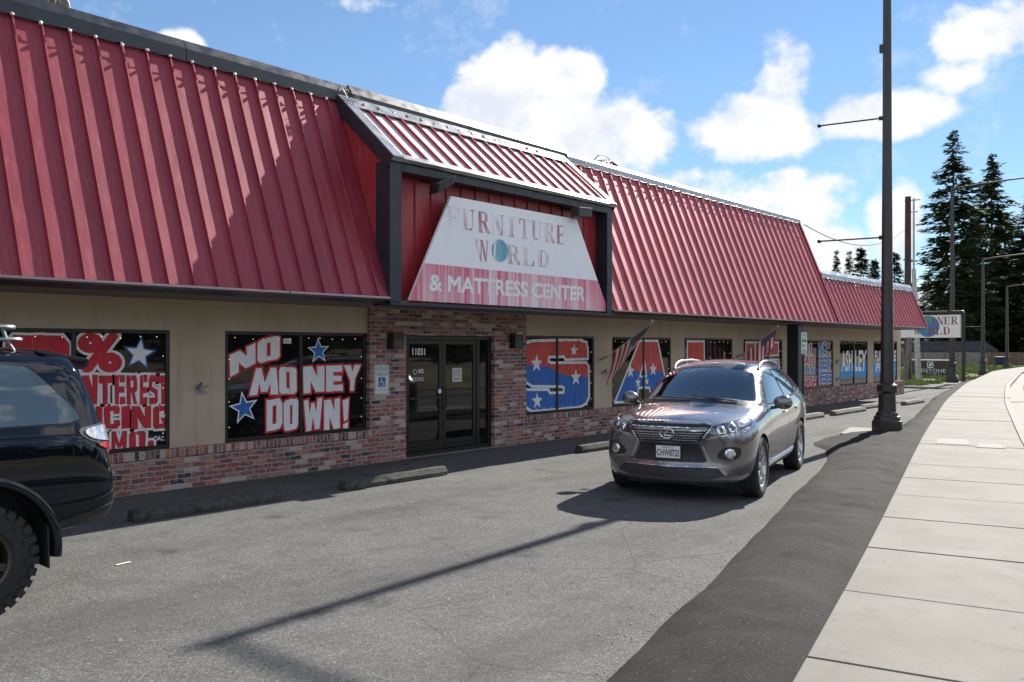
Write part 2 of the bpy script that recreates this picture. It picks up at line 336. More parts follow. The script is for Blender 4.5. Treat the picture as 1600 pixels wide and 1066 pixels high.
# ------------------------------------------------------------------ lettering
_gl = {}
def glyphs(text, off):
    k = (text, off)
    if k in _gl: return _gl[k]
    cu = bpy.data.curves.new('t', 'FONT'); cu.body = text; cu.size = 1; cu.offset = off; cu.resolution_u = 4; cu.fill_mode = 'FRONT'
    o = bpy.data.objects.new('t', cu); COL.objects.link(o); bpy.context.view_layer.update()
    me = o.evaluated_get(bpy.context.evaluated_depsgraph_get()).to_mesh()
    vs = [(v.co.x, v.co.y) for v in me.vertices]; fs = [tuple(p.vertices) for p in me.polygons]
    o.to_mesh_clear(); bpy.data.objects.remove(o); bpy.data.curves.remove(cu)
    _gl[k] = (vs, fs); return _gl[k]
def text_on(mb, text, quad, y, bold=.02, extra=0):
    """lay the glyphs of text into a quad (TL, TR, BR, BL) given as (x, z) on the plane y; weight is added by overlaid shifted copies"""
    vs, fs = glyphs(text, 0); x0 = min(v[0] for v in vs)-bold; x1 = max(v[0] for v in vs)+bold; y0 = min(v[1] for v in vs)-bold; y1 = max(v[1] for v in vs)+bold
    TL, TR, BR, BL = [Vector(q) for q in quad]; r = bold+extra; n = 16 if extra else (10 if bold > .015 else 0)
    for k in range(-1, n):
        dx, dy = (0, 0) if k < 0 else (r*math.cos(2*math.pi*k/n), r*math.sin(2*math.pi*k/n)); P = []
        if k >= 0 and r > .09:
            pass
        for (a, b) in vs:
            u = (a+dx-x0)/(x1-x0); w = (b+dy-y0)/(y1-y0); p = (BL*(1-u)+BR*u)*(1-w) + (TL*(1-u)+TR*u)*w
            P.append((p.x, y-.00001*(k+1), p.y))
        mb.add(P, fs)
def outline(mb, poly, w, y, closed=True, dy=.00006):
    """a painted border of width w centred on a polygon's edge"""
    n = len(poly); P = [Vector(p) for p in poly]
    for i in range(n if closed else n-1):
        a, b = P[i], P[(i+1) % n]; d = (b-a).normalized(); nrm = Vector((-d.y, d.x))*w/2; a2 = a-d*w*.35; b2 = b+d*w*.35
        yy = y - dy*(i % 4)
        mb.add([(q.x, yy, q.y) for q in (a2+nrm, b2+nrm, b2-nrm, a2-nrm)], [(0, 1, 2, 3)])
def starpts(c, r, rot=0, inner=.42):
    return [(c[0]+math.sin(rot+k*math.pi/5)*(r if k % 2 == 0 else r*inner), c[1]+math.cos(rot+k*math.pi/5)*(r if k % 2 == 0 else r*inner)) for k in range(10)]
def face(mb, poly, y): mb.add([(x, y, z) for x, z in poly], [tuple(range(len(poly)))])

# ------------------------------------------------------------------ ground, lot, berm, sidewalk, road
def interp(P, x):
    for (a, b) in zip(P, P[1:]):
        if x <= b[0] or b is P[-1]:
            t = (x-a[0])/(b[0]-a[0]); return a[1] + (b[1]-a[1])*t
def smoothpoly(P, step):
    xs = []; x = P[0][0]
    while x < P[-1][0]: xs.append(x); x += step
    raw = [(x, (interp(P, x-2.5)+interp(P, x)*2+interp(P, x+2.5))/4) for x in xs]; return raw
SWL = smoothpoly([(-18, -13.75), (0, -9.93), (4.4, -8.97), (6.9, -8.42), (18.2, -5.74), (30.7, -2.95), (44.6, -.2), (69.4, 3.9), (87, 5.2), (105, 5.0), (125, 3.6), (160, -4)], .5)
def offs(P, d):
    o = []
    for i, p in enumerate(P):
        a = P[max(i-1, 0)]; b = P[min(i+1, len(P)-1)]; t = Vector((b[0]-a[0], b[1]-a[1])).normalized(); o.append((p[0]+t.y*d, p[1]-t.x*d))
    return o
ZS = .12
def ribbon(A, B, za, zb, nu=1, zf=None):
    vs = []; fs = []
    for i, (a, b) in enumerate(zip(A, B)):
        for k in range(nu+1):
            t = k/nu; x = a[0]+(b[0]-a[0])*t; y = a[1]+(b[1]-a[1])*t; z = za+(zb-za)*t
            vs.append((x, y, z + (zf(x, y, t) if zf else 0)))
    for i in range(len(A)-1):
        for k in range(nu):
            j = i*(nu+1)+k; fs.append((j, j+nu+1, j+nu+2, j+1))
    return vs, fs
m = MB(); m.add([(-900, -900, -.04), (900, -900, -.04), (900, 900, -.04), (-900, 900, -.04)], [(0, 1, 2, 3)])
tag(m.build('ground', M['ground']), kind='structure')
lot_edge = [p for p in SWL if p[0] <= 47]
m = MB(); V = [(x, y+.3, 0) for x, y in lot_edge]; top = [(x, 3.0 if x > 36.5 else .2, 0) for x, y in lot_edge]
nL = len(V); m.add(V+top, [(i, i+1, nL+i+1, nL+i) for i in range(nL-1)])
tag(m.build('parking_lot', M['asphalt']), kind='structure')
# new asphalt berm between lot and sidewalk
BL = [(-18, -12.75), (0, -8.95), (3.95, -8.05), (6.81, -7.31), (14.05, -5.4), (15.6, -4.75), (16.2, -4.15), (17.6, -3.95), (18.3, -4.1), (19.6, -4.75), (23.6, -3.95), (33, -1.9), (43.6, .05), (47, .5)]
random.seed(3)
from mathutils import noise as mnoise
bl = [(x, interp(BL, x) + .05*mnoise.noise((x*.9, 3, 0)) + .035*mnoise.noise((x*4, 1, 0)) + .02*mnoise.noise((x*13, 1, 4))) for x, y in SWL if x <= 46]
br = [p for p in SWL if p[0] <= 46]
def dens2(P): 
    o = []
    for a, b in zip(P, P[1:]):
        for k in range(4): o.append((a[0]+(b[0]-a[0])*k/4, a[1]+(b[1]-a[1])*k/4))
    return o+[P[-1]]
def bz(x, y, t):
    s = min(1, t*5)*min(1, (1-t)*6+.15); return (.032*mnoise.noise((x*1.3, y*1.3, 0)) + .012*mnoise.noise((x*9, y*9, 2)) + .075*mnoise.noise((x*.45, y*.9, 5)) + .024*mnoise.noise((x*4, y*4, 1)) + .075*math.sin(math.pi*t))*s + .022*min(1, t*12) - .03*(t <= 0)
vs, fs = ribbon(dens2(bl), dens2(br), .004, ZS-.035, 14, bz)
m = MB(); m.add(vs, fs); tag(m.build('asphalt_berm', M['berm'], smooth=60), kind='structure')
# sidewalk in slabs with real joints
swr = offs(SWL, 1.66); cbr = offs(SWL, 1.84); gtr = offs(SWL, 2.34); rdr = offs(SWL, 11.5)
def cum(P):
    c = [0]
    for a, b in zip(P, P[1:]): c.append(c[-1] + math.hypot(b[0]-a[0], b[1]-a[1]))
    return c
cs = cum(SWL)
def at(P, s):
    for i in range(len(cs)-1):
        if cs[i+1] >= s:
            t = (s-cs[i])/(cs[i+1]-cs[i]); return (P[i][0]+(P[i+1][0]-P[i][0])*t, P[i][1]+(P[i+1][1]-P[i][1])*t)
    return P[-1]
m = MB(); s = 2.0; L = 1.52; g = .009
while s + L < cs[-1]-1:
    dz = random.uniform(-.003, .003); k = 3
    for (P, Q, zz) in ((SWL, swr, ZS),):
        a, b, c, d = at(P, s+g), at(P, s+L-g), at(Q, s+L-g), at(Q, s+g)
        z = zz+dz; m.hexa([(d[0], d[1], z-.1), (c[0], c[1], z-.1), (b[0], b[1], z-.1), (a[0], a[1], z-.1), (d[0], d[1], z), (c[0], c[1], z), (b[0], b[1], z), (a[0], a[1], z)])
    s += L
tag(m.build('sidewalk', M['sidewalk'], bevel=.006, seg=1), kind='structure')
m = MB(); vs, fs = ribbon(SWL, swr, ZS-.02, ZS-.02); m.add(vs, fs); tag(m.build('sidewalk_bed', mat('joint_dirt', (.07, .065, .055), .95)), kind='structure')
m = MB(); s = 2.0
i0 = offs(SWL, 1.675)
while s + 3.04 < cs[-1]-1:
    for q in range(4):
        sa, sb = s+.006*(q == 0)+q*.76, s+(q+1)*.76-.006*(q == 3)
        a, b, c, d = at(i0, sa), at(i0, sb), at(cbr, sb), at(cbr, sa); lo = -.05
        m.hexa([(d[0], d[1], lo), (c[0], c[1], lo), (b[0], b[1], lo), (a[0], a[1], lo), (d[0], d[1], ZS-.012), (c[0], c[1], ZS-.012), (b[0], b[1], ZS), (a[0], a[1], ZS)])
    s += 3.04
tag(m.build('curb', M['curb']), kind='structure')
m = MB(); vs, fs = ribbon(cbr, gtr, -.025, .0); m.add(vs, fs); tag(m.build('gutter', M['curb']), kind='structure')
m = MB(); vs, fs = ribbon(gtr, rdr, -.004, -.004, 2); m.add(vs, fs); tag(m.build('road', M['road']), kind='structure')
# utility boxes let into the sidewalk
def lid(x, y, w, d, name, lab, grp):
    e = empty(name, (x, y, ZS+.001), R(13.4)); tag(e, lab, 'utility cover', grp)
    b = MB(); b.box(-w/2, w/2, -d/2, d/2, -.02, .006); b.build('cover_plate', M['lidm'], e, bevel=.004, seg=1)
    b = MB()
    for (a0, a1, b0, b1) in ((-w/2-.03, w/2+.03, -d/2-.03, -d/2-.006), (-w/2-.03, w/2+.03, d/2+.006, d/2+.03), (-w/2-.03, -w/2-.006, -d/2-.006, d/2+.006), (w/2+.006, w/2+.03, -d/2-.006, d/2+.006)):
        b.box(a0, a1, b0, b1, -.02, .004)
    b.build('cover_frame', M['curb'], e)
M['lidm'] = mat('grey_cover', (.27, .27, .255), .85, vs=30, var=.3, bs=.5, bscale=160, spec=.15)
lid(17.35, -6.50, 1.0, .52, 'utility_cover', 'larger rectangular utility cover set in the sidewalk past the near street light', 'utility covers in the sidewalk')
lid(17.00, -7.20, .62, .40, 'utility_cover', 'smaller utility cover in the sidewalk on the road side of the larger one', 'utility covers in the sidewalk')
# loose grit and dead leaves along the berm edge
m = MB(); random.seed(11)
for i in range(2600):
    x = random.uniform(2.5, 34); y = interp(BL, x) + random.gauss(.07, .10)
    if random.random() < .12: y = random.uniform(interp(BL, x), interp(SWL, x)-.1); z0 = .05
    else: z0 = .004
    if z0 > .02: continue
    r = random.uniform(.006, .020); a = random.uniform(0, 6.28); t = random.uniform(.2, .7)
    m.mi = random.choice((0, 0, 1, 2))
    m.add([(x+r*math.cos(a+k*2.1), y+r*math.sin(a+k*2.1)*t, z0+random.uniform(0, r*.15)) for k in range(3)] + [(x, y, z0+r*.25)], [(0, 1, 3), (1, 2, 3), (2, 0, 3)])
tag(m.build('leaf_litter', [mat('dry_leaf', (.24, .165, .09), .9), mat('grit', (.16, .155, .15), .9), mat('light_grit', (.30, .27, .22), .9)]),
    'dry brown leaves and grit lying along the edge of the dark asphalt strip', 'litter', kind='stuff')
m = MB(); m.box(-.07, .07, -.013, .013, 0, .006); o = m.build('paper_scrap', M['paper'], bevel=.002, seg=1); o.location = (3.36, -3.42, .003); o.rotation_euler.z = R(8)
tag(o, 'small white scrap of paper on the asphalt behind the black vehicle', 'litter')

# ------------------------------------------------------------------ the store
store = empty('furniture_store', (19, 0, 0)); SX = 19.0
tag(store, 'long single storey furniture store with red metal mansard roof, brick base and painted windows', 'store')
def part(mb, name, mats, parent=store, **k):
    o = mb.build(name, mats, None, **k)
    o.parent = parent; o.matrix_parent_inverse = Matrix.Translation((-SX, 0, 0)) ; return o
WIN = [(-2.2, .35), (.95, 2.25), (2.9, 5.54), (6.34, 8.84), (12.71, 15.09), (15.76, 18.28), (18.92, 21.49), (22.14, 24.71), (26.15, 28.76), (29.33, 32.08), (32.69, 35.42)]
WIN = WIN[2:]
MUL = [4.33, 7.60, 13.82, 17.08, 20.12, 24.52-.75, 27.46, 30.74, 34.1]
WIN[0] = (3.05, 5.54)
ZW0, ZW1, YG = .53, 2.10, .06
XL, XR, XB = -4.0, 35.85, 36.0       # building ends
# stucco: band above the windows and piers between them
m = MB(); m.box(XL, 8.88, .03, .20, ZW1, 2.62); m.box(12.71, XR, .03, .20, ZW1, 2.62)
ed = [XL] + [v for w in WIN for v in w] + [XR]
for a, b in ((XL, WIN[0][0]), (WIN[0][1], WIN[1][0]), (WIN[2][1], WIN[3][0]), (WIN[3][1], WIN[4][0]), (WIN[4][1], WIN[5][0]), (WIN[5][1], WIN[6][0]), (WIN[6][1], WIN[7][0]), (WIN[7][1], WIN[8][0]), (WIN[8][1], XR)):
    m.box(a, b, .03, .20, ZW0, ZW1)
part(m, 'stucco_wall', M['stucco'])
# end and back walls, flat roof deck
m = MB(); m.box(XR-.2, XR, .2, 16, 0, 2.62); m.box(XL, XR-.2, 15.8, 16, 0, 5.5); m.box(XL, XL+.2, .2, 15.8, 0, 5.5); part(m, 'rear_wall', M['stucco'])
m = MB(); m.box(XL, 25.4, .05, 15.8, 5.50, 5.60); m.box(25.4, XR-.2, .05, 15.8, 3.75, 3.85); m.box(25.38, 25.4, .05, 15.8, 3.85, 5.5); part(m, 'flat_roof', M['greycap'])
# brick: wainscot with rowlock cap, entry surround
m = MB(); m.box(XL, 8.86, -.06, .03, 0, .435); m.box(12.73, XB, -.06, .03, 0, .435); m.box(XB-.12, XB, .03, 6, 0, .435); part(m, 'brick_base', M['brick'])
m = MB(); m.box(XL, 8.86, -.075, .05, .435, .54); m.box(12.73, XB+.01, -.075, .05, .435, .54); part(m, 'brick_cap', M['rowlock'])
m = MB(); m.box(8.86, 9.62, -.05, .2, 0, 2.62); m.box(11.82, 12.73, -.05, .2, 0, 2.62); m.box(9.62, 11.82, -.05, .2, 2.075, 2.62); part(m, 'brick_entry', M['brick'])
# windows: frame > pane, lettering, stars, light string
def frame(mb, x0, x1, z0, z1, y0, y1, w):
    mb.box(x0, x1, y0, y1, z0, z0+w); mb.box(x0, x1, y0, y1, z1-w, z1); mb.box(x0, x0+w, y0, y1, z0+w, z1-w); mb.box(x1-w, x1, y0, y1, z0+w, z1-w)
wins = []; fairy = None
random.seed(5)
for i, ((a, b), mu) in enumerate(zip(WIN, MUL)):
    m = MB(); frame(m, a, b, ZW0+.012, ZW1, .035, .10, .05); m.box(mu-.028, mu+.028, .034, .10, ZW0+.062, ZW1-.05)
    w = part(m, 'window', M['bronze'], bevel=.004, seg=1); wins.append(w)
    m = MB(); m.box(a+.05, mu-.028, YG, YG+.02, ZW0+.062, ZW1-.05); m.box(mu+.028, b-.05, YG, YG+.02, ZW0+.062, ZW1-.05); g = m.build('pane', M['glass'], w)
    spots = []      # fairy lights round the inside of the glass
    for (p, q) in ((a+.08, mu-.05), (mu+.05, b-.08)):
        for k in range(5): spots.append((p+(q-p)*(k+.5)/5 + random.uniform(-.04, .04), ZW1-.085-random.uniform(0, .03)))
        for k in range(4): spots.append((q if q > mu else p, ZW0+.2+k*.33+random.uniform(-.05, .05)))
        if i >= 2:
            for k in range(4): spots.append((p+(q-p)*(k+.5)/4, ZW0+.11))
    for (x, z) in spots:
        if fairy is None: m = MB(); m.lathe([(.001, -.007), (.0075, 0), (.001, .007)], (0, 0, 0), 'z', 6); fairy = m.build('fairy_light', M['glow'], w); o = fairy
        else: o = fairy.copy(); COL.objects.link(o); o.parent = w
        o.matrix_parent_inverse = Matrix.Translation((SX, 0, 0)) @ Matrix.Translation((-SX, 0, 0)); o.location = (x, YG-.0035, z)
Y1, Y2, Y3, Y4 = YG-.0012, YG-.0022, YG-.0032, YG-.0042
STY = {'r': ('red', 'wpaint', .030), 'w': ('wpaint', 'red', .030), 'b': ('blue', 'wpaint', .026), 'p': ('wpaint', None, 0), 'bs': ('blue', 'wpaint', .02), 'pct': ('red', 'wpaint', .03)}
def rc(a, b, c, d): return [(a, b), (c, b), (c, d), (a, d)]
def mx(P): return [(1-x, z) for x, z in P][::-1]
OL = [(.12, 0), (.41, 0), (.41, 1), (.12, 1), (0, .88), (0, .12)]
BLOCK = {   # hand painted block capitals as convex strokes in a unit cell
 'N': [rc(0, 0, .34, 1), rc(.66, 0, 1, 1), [(0, 1), (.40, 1), (1, 0), (.60, 0)]],
 'O': [OL, mx(OL), rc(.41, .80, .59, 1), rc(.41, 0, .59, .20)], '0': [OL, mx(OL), rc(.41, .80, .59, 1), rc(.41, 0, .59, .20)],
 'M': [rc(0, 0, .27, 1), rc(.73, 0, 1, 1), [(0, 1), (.28, 1), (.60, .12), (.40, .12)], [(.72, 1), (1, 1), (.60, .12), (.40, .12)]],
 'W': [[(0, 1), (.25, 1), (.40, 0), (.14, 0)], [(.75, 1), (1, 1), (.86, 0), (.60, 0)], [(.14, 0), (.40, 0), (.60, .86), (.42, .86)], [(.60, 0), (.86, 0), (.58, .86), (.40, .86)]],
 'E': [rc(0, 0, .42, 1), rc(.42, 0, .97, .25), rc(.42, .39, .90, .61), rc(.42, .76, .97, 1)],
 'Y': [[(0, 1), (.40, 1), (.66, .42), (.34, .42)], [(.60, 1), (1, 1), (.66, .42), (.34, .42)], rc(.33, 0, .67, .45)],
 'D': [rc(0, 0, .38, 1), [(.62, 0), (.84, 0), (1, .16), (1, .84), (.84, 1), (.62, 1)], rc(.38, .80, .62, 1), rc(.38, 0, .62, .20)],
 '!': [[(.02, 1), (.98, 1), (.80, .32), (.20, .32)], rc(.14, 0, .86, .22)], '.': [[(.2, 0), (.8, 0), (1, .2), (1, .8), (.8, 1), (.2, 1), (0, .8), (0, .2)]],
 'I': [rc(0, 0, 1, 1)], 'T': [rc(0, .73, 1, 1), rc(.30, 0, .70, .73)],
 'R': [rc(0, 0, .38, 1), rc(.38, .80, .62, 1), [(.60, .40), (.88, .40), (1, .52), (1, .86), (.86, 1), (.60, 1)], rc(.38, .40, .62, .58), [(.40, .44), (.72, .44), (1, 0), (.64, 0)]],
 'S': [[(.14, .76), (.98, .76), (.98, 1), (.14, 1), (0, .86)], [(0, .48), (.38, .52), (.38, .80), (0, .86)], [(0, .50), (.30, .62), (1, .48), (.70, .36)], [(.62, .18), (1, .14), (1, .50), (.62, .46)], [(.02, 0), (.86, 0), (1, .14), (.86, .24), (.02, .24)]],
 'C': [OL, rc(.41, .77, .85, 1), rc(.41, 0, .85, .23), [(.62, .64), (1, .64), (1, .88), (.85, 1), (.62, 1)], [(.62, 0), (.85, 0), (1, .12), (1, .36), (.62, .36)]],
 'G': [OL, rc(.41, .77, .85, 1), rc(.41, 0, .85, .22), [(.62, .66), (1, .66), (1, .88), (.85, 1), (.62, 1)], rc(.64, 0, 1, .46), rc(.52, .32, 1, .48)]}
def block(P, ch, q, y, grow_=0.0):
    TL, TR, BR_, BL_ = [Vector(c) for c in q]; cx = (TL+TR+BR_+BL_)/4
    rs = random.Random(ch+str(q[0]))
    for j, poly in enumerate(BLOCK[ch]):
        pts = [(BL_*(1-a)+BR_*a)*(1-b)+(TL*(1-a)+TR*a)*b for a, b in poly]
        pts = [p+Vector((rs.uniform(-.006, .006), rs.uniform(-.006, .006))) for p in pts]
        if grow_:
            o = []; n = len(pts)
            ar = sum(pts[i].x*pts[(i+1) % n].y-pts[(i+1) % n].x*pts[i].y for i in range(n)); sg_ = 1 if ar > 0 else -1
            for i in range(n):
                d0 = (pts[i]-pts[i-1]).normalized(); d1 = (pts[(i+1) % n]-pts[i]).normalized(); n0 = Vector((d0.y, -d0.x))*sg_; n1 = Vector((d1.y, -d1.x))*sg_
                b_ = (n0+n1); b_ = b_.normalized() if b_.length > .05 else n0; o.append(pts[i]+b_*min(grow_/max(.45, b_.dot(n0)), grow_*1.5))
            pts = o
        P.add([(p.x, y-.00002*j, p.y) for p in pts], [tuple(range(len(pts)))])
def letters(w, items, bold=.03):
    for (t, st, q) in items:
        fill, edge, ow = STY[st]; bold = bold if st != 'p' else .03; P = MB(); Q = MB()
        H = abs(q[0][1]-q[3][1]); 
        blk = t in BLOCK and len(t) == 1 and bold > .05
        if blk: block(P, t, q, Y2)
        else: text_on(P, t, q, Y2, bold)
        P.build('lettering', M[fill], w, fix=False)
        if edge:
            if blk: tmp = MB(); block(tmp, t, q, Y1, ow); tmp.build('lettering_edge', M[edge], w, fix=False); continue
            tmp = MB(); bv, _ = glyphs(t, 0); hh = max(v[1] for v in bv)-min(v[1] for v in bv)
            text_on(tmp, t, q, Y1, bold, ow/H*(hh+2*bold)); tmp.build('lettering_edge', M[edge], w, fix=False)
def star(w, c, r, fill='wpaint', edge=None, y=Y3, rot=0):
    P = MB()
    if edge: P.mi = 1; face(P, starpts(c, r*1.28, rot), y+.0006); P.mi = 0
    face(P, starpts(c, r, rot), y); P.build('star', [M[fill], M[edge or fill]], w, fix=False)
LET = {1: [('0', 'r', [(3.578, 2.013), (4.289, 2.02), (4.289, 1.118), (3.578, 1.158)]),
  ('%', 'pct', [(4.377, 2.051), (4.925, 2.058), (4.925, 1.55), (4.377, 1.562)]),
  ('I', 'r', [(4.327, 1.531), (4.4, 1.534), (4.4, 1.178), (4.327, 1.174)]),
  ('N', 'r', [(4.434, 1.528), (4.618, 1.529), (4.618, 1.168), (4.434, 1.169)]),
  ('T', 'r', [(4.625, 1.524), (4.8, 1.524), (4.8, 1.158), (4.625, 1.159)]),
  ('E', 'r', [(4.83, 1.519), (4.967, 1.52), (4.967, 1.15), (4.83, 1.149)]),
  ('R', 'r', [(4.98, 1.515), (5.12, 1.516), (5.12, 1.142), (4.98, 1.141)]),
  ('E', 'r', [(5.146, 1.511), (5.256, 1.513), (5.256, 1.135), (5.146, 1.132)]),
  ('S', 'r', [(5.268, 1.508), (5.392, 1.51), (5.392, 1.129), (5.268, 1.126)]),
  ('T', 'r', [(5.387, 1.505), (5.542, 1.506), (5.542, 1.121), (5.387, 1.12)]),
  ('C', 'r', [(4.695, 1.134), (4.892, 1.136), (4.892, 0.85), (4.695, 0.846)]),
  ('I', 'r', [(4.913, 1.123), (5.021, 1.129), (5.021, 0.841), (4.913, 0.83)]),
  ('N', 'r', [(5.039, 1.116), (5.297, 1.115), (5.297, 0.821), (5.039, 0.821)]),
  ('G', 'r', [(5.323, 1.101), (5.532, 1.103), (5.532, 0.804), (5.323, 0.8)]),
  ('N', 'r', [(4.428, 1.142), (4.674, 1.135), (4.674, 0.847), (4.428, 0.859)]),
  ('M', 'r', [(4.784, 0.815), (4.984, 0.807), (4.984, 0.574), (4.784, 0.568)]),
  ('O', 'r', [(5.014, 0.798), (5.227, 0.789), (5.227, 0.552), (5.014, 0.546)]),
  ('.', 'r', [(5.253, 0.665), (5.336, 0.664), (5.336, 0.542), (5.253, 0.525)]),
  ('OAC.', 'p', [(5.336, 0.712), (5.486, 0.7), (5.486, 0.643), (5.336, 0.649)])], 2: [('N', 'w', [(6.427, 1.762), (6.838, 1.93), (6.838, 1.645), (6.434, 1.456)]),
  ('O', 'w', [(6.864, 1.962), (7.243, 2.057), (7.243, 1.707), (6.87, 1.644)]),
  ('M', 'w', [(6.842, 1.569), (7.182, 1.568), (7.216, 1.183), (6.735, 1.184)]),
  ('O', 'w', [(7.227, 1.581), (7.536, 1.575), (7.536, 1.179), (7.227, 1.186)]),
  ('N', 'w', [(7.654, 1.573), (8.041, 1.587), (8.041, 1.189), (7.654, 1.18)]),
  ('E', 'w', [(8.073, 1.582), (8.387, 1.585), (8.402, 1.185), (8.073, 1.188)]),
  ('Y', 'w', [(8.407, 1.581), (8.754, 1.592), (8.669, 1.175), (8.485, 1.178)]),
  ('D', 'w', [(7.016, 1.099), (7.286, 1.124), (7.286, 0.68), (7.016, 0.643)]),
  ('O', 'w', [(7.308, 1.085), (7.565, 1.111), (7.565, 0.66), (7.308, 0.621)]),
  ('W', 'w', [(7.657, 1.069), (7.996, 1.092), (7.996, 0.629), (7.657, 0.595)]),
  ('N', 'w', [(8.032, 1.051), (8.336, 1.077), (8.336, 0.605), (8.032, 0.567)]),
  ('!', 'w', [(8.386, 1.034), (8.511, 1.069), (8.511, 0.592), (8.386, 0.541)])], 7: [('101', 'r', [(26.209, 1.978), (26.983, 1.98), (26.983, 1.634), (26.209, 1.639)]),
  ('DAYS', 'r', [(26.209, 1.594), (27.241, 1.586), (27.241, 1.283), (26.209, 1.3)]),
  ('SAME AS', 'bs', [(26.187, 1.224), (27.265, 1.204), (27.265, 1.018), (26.187, 1.043)]),
  ('CASH', 'r', [(26.187, 0.948), (27.419, 0.916), (27.419, 0.542), (26.187, 0.587)]),
  ('NO', 'b', [(27.551, 1.982), (28.285, 2.06), (28.285, 1.658), (27.551, 1.569)]),
  ('CREDIT', 'b', [(27.503, 1.56), (28.638, 1.55), (28.638, 1.116), (27.503, 1.138)]),
  ('NEEDED', 'b', [(27.503, 1.073), (28.766, 1.045), (28.766, 0.668), (27.503, 0.708)])], 8: [('ASH', 'p', [(29.576, 1.74), (30.618, 1.757), (30.618, 1.015), (29.576, 1.013)]),
  ('LEY', 'p', [(30.872, 1.756), (32.045, 1.752), (31.94, 0.987), (30.872, 1.01)])], 9: [('FURNITURE', 'p', [(32.923, 1.728), (35.386, 1.719), (35.386, 1.31), (32.923, 1.32)]),
  ('FINDS', 'p', [(33.05, 1.27), (35.159, 1.24), (35.159, 0.917), (33.05, 0.941)])],
 '7stars': [(27.124, 1.786), (28.461, 1.927), (27.36, 1.132)],
 '8band': [(29.576, 1.31), (32.197, 1.282), (32.197, 0.807), (29.576, 0.8)],
 '9band': [(32.892, 1.256), (35.563, 1.234), (35.563, 0.778), (32.892, 0.805)],
 'A': [(16.918, 2.019), (17.722, 2.023), (18.266, 0.544), (17.453, 0.583), (17.342, 0.915), (16.881, 0.932), (16.791, 0.615), (15.906, 0.635)],
 'Ahole': [(17.123, 1.572), (17.221, 1.186), (16.934, 1.188)],
 'Asplit': [(15.832, 1.329), (18.552, 1.27)],
 'Astars': [((16.539, 1.319), 9.848335631278314), ((17.508, 1.343), 9.848335631278314), ((16.854, 1.05), 7.090801654520386), ((17.232, 1.067), 5.909001378766988)],
 'E': [(22.349, 2.003), (24.522, 2.011), (24.522, 1.62), (23.529, 1.621), (23.529, 1.504), (24.522, 1.499), (24.522, 1.191), (23.529, 1.205), (23.529, 1.017), (24.522, 0.997), (24.522, 0.522), (22.349, 0.577)],
 'Esplit': [(22.246, 1.44), (24.601, 1.425)],
 'FURN': [(9.203, 4.043), (12.237, 4.037), (12.237, 3.707), (9.211, 3.705)],
 'L': [(19.109, 2.027), (20.123, 2.032), (20.123, 0.697), (21.059, 0.66), (21.059, 0.179), (19.109, 0.259)],
 'Lsplit': [(19.042, 1.358), (21.122, 1.32)],
 'MATT': [(8.845, 2.978), (12.769, 2.985), (12.758, 2.715), (8.845, 2.716)],
 'S': [(12.802, 1.869), (12.86, 1.956), (13.033, 1.999), (13.839, 2.018), (14.615, 2.034), (14.84, 1.976), (14.899, 1.841), (14.899, 1.619), (14.101, 1.612), (14.071, 1.672), (13.571, 1.669), (13.551, 1.588), (13.633, 1.556), (14.84, 1.544), (14.922, 1.462), (14.941, 0.812), (14.84, 0.668), (14.615, 0.599), (13.881, 0.594), (13.033, 0.595), (12.86, 0.68), (12.81, 0.806), (12.795, 1.041), (13.551, 1.013), (13.592, 0.942), (14.05, 0.934), (14.058, 1.033), (13.965, 1.057), (13.033, 1.095), (12.86, 1.175), (12.81, 1.3)],
 'Ssplit': [(12.764, 1.543), (13.592, 1.464), (14.092, 1.288), (14.977, 1.233)],
 'Sstars': [((13.17, 1.542), 11.818002757533977), ((14.408, 1.802), 8.666535355524916), ((14.469, 1.231), 11.818002757533977), ((13.19, 0.8), 11.030135907031712)],
 'WORLD': [(9.791, 3.595), (11.76, 3.538), (11.76, 3.27), (9.841, 3.242)],
 'globe': [(10.229, 3.411), (10.625, 3.444), (10.43, 3.62), (10.43, 3.236)],
 'st': [(5.146, 1.788), (7.931, 1.821), (6.652, 1.016)]}
for k, wi in ((1, 0), (2, 1), (7, 6), (8, 7), (9, 8)): letters(wins[wi], LET[k], (.055 if k in (1, 2) else .04))
star(wins[0], (5.146, 1.788), .185, 'wpaint', 'blue', rot=.12); star(wins[1], (7.931, 1.815), .165, 'blue', 'wpaint', rot=-.05); star(wins[1], (6.652, 1.01), .19, 'blue', 'wpaint', rot=-.15)
star(wins[6], LET['7stars'][0], .13, 'blue'); star(wins[6], LET['7stars'][1], .14, 'red', 'wpaint'); star(wins[6], LET['7stars'][2], .13, 'blue')
def biletter(w, poly, split, hole=None, bw=.055):
    bm = bmesh.new(); vs = [bm.verts.new((x, Y2, z)) for x, z in poly]; bm.faces.new(vs)
    for (a, b) in zip(split, split[1:]):
        d = Vector((b[0]-a[0], 0, b[1]-a[1])); nn = Vector((-d.z, 0, d.x))
        bmesh.ops.bisect_plane(bm, geom=bm.verts[:]+bm.edges[:]+bm.faces[:], plane_co=(a[0], Y2, a[1]), plane_no=nn)
    bmesh.ops.triangulate(bm, faces=bm.faces[:])
    me = bpy.data.meshes.new('lettering'); bm.to_mesh(me); bm.free(); me.materials.append(M['redorange']); me.materials.append(M['blue'])
    for p in me.polygons: p.material_index = 1 if p.center.z < interp(split, p.center.x) else 0
    o = bpy.data.objects.new('lettering', me); COL.objects.link(o); o.parent = w
    P = MB(); outline(P, poly, bw, Y2-.0004)
    if hole: outline(P, hole, bw, Y2-.0004)
    P.build('lettering_edge', M['wpaint'], w, fix=False)
    if hole: H = MB(); face(H, hole, Y2-.0003); H.build('letter_gap', M['glass'], w, fix=False)
biletter(wins[2], LET['S'], LET['Ssplit'])
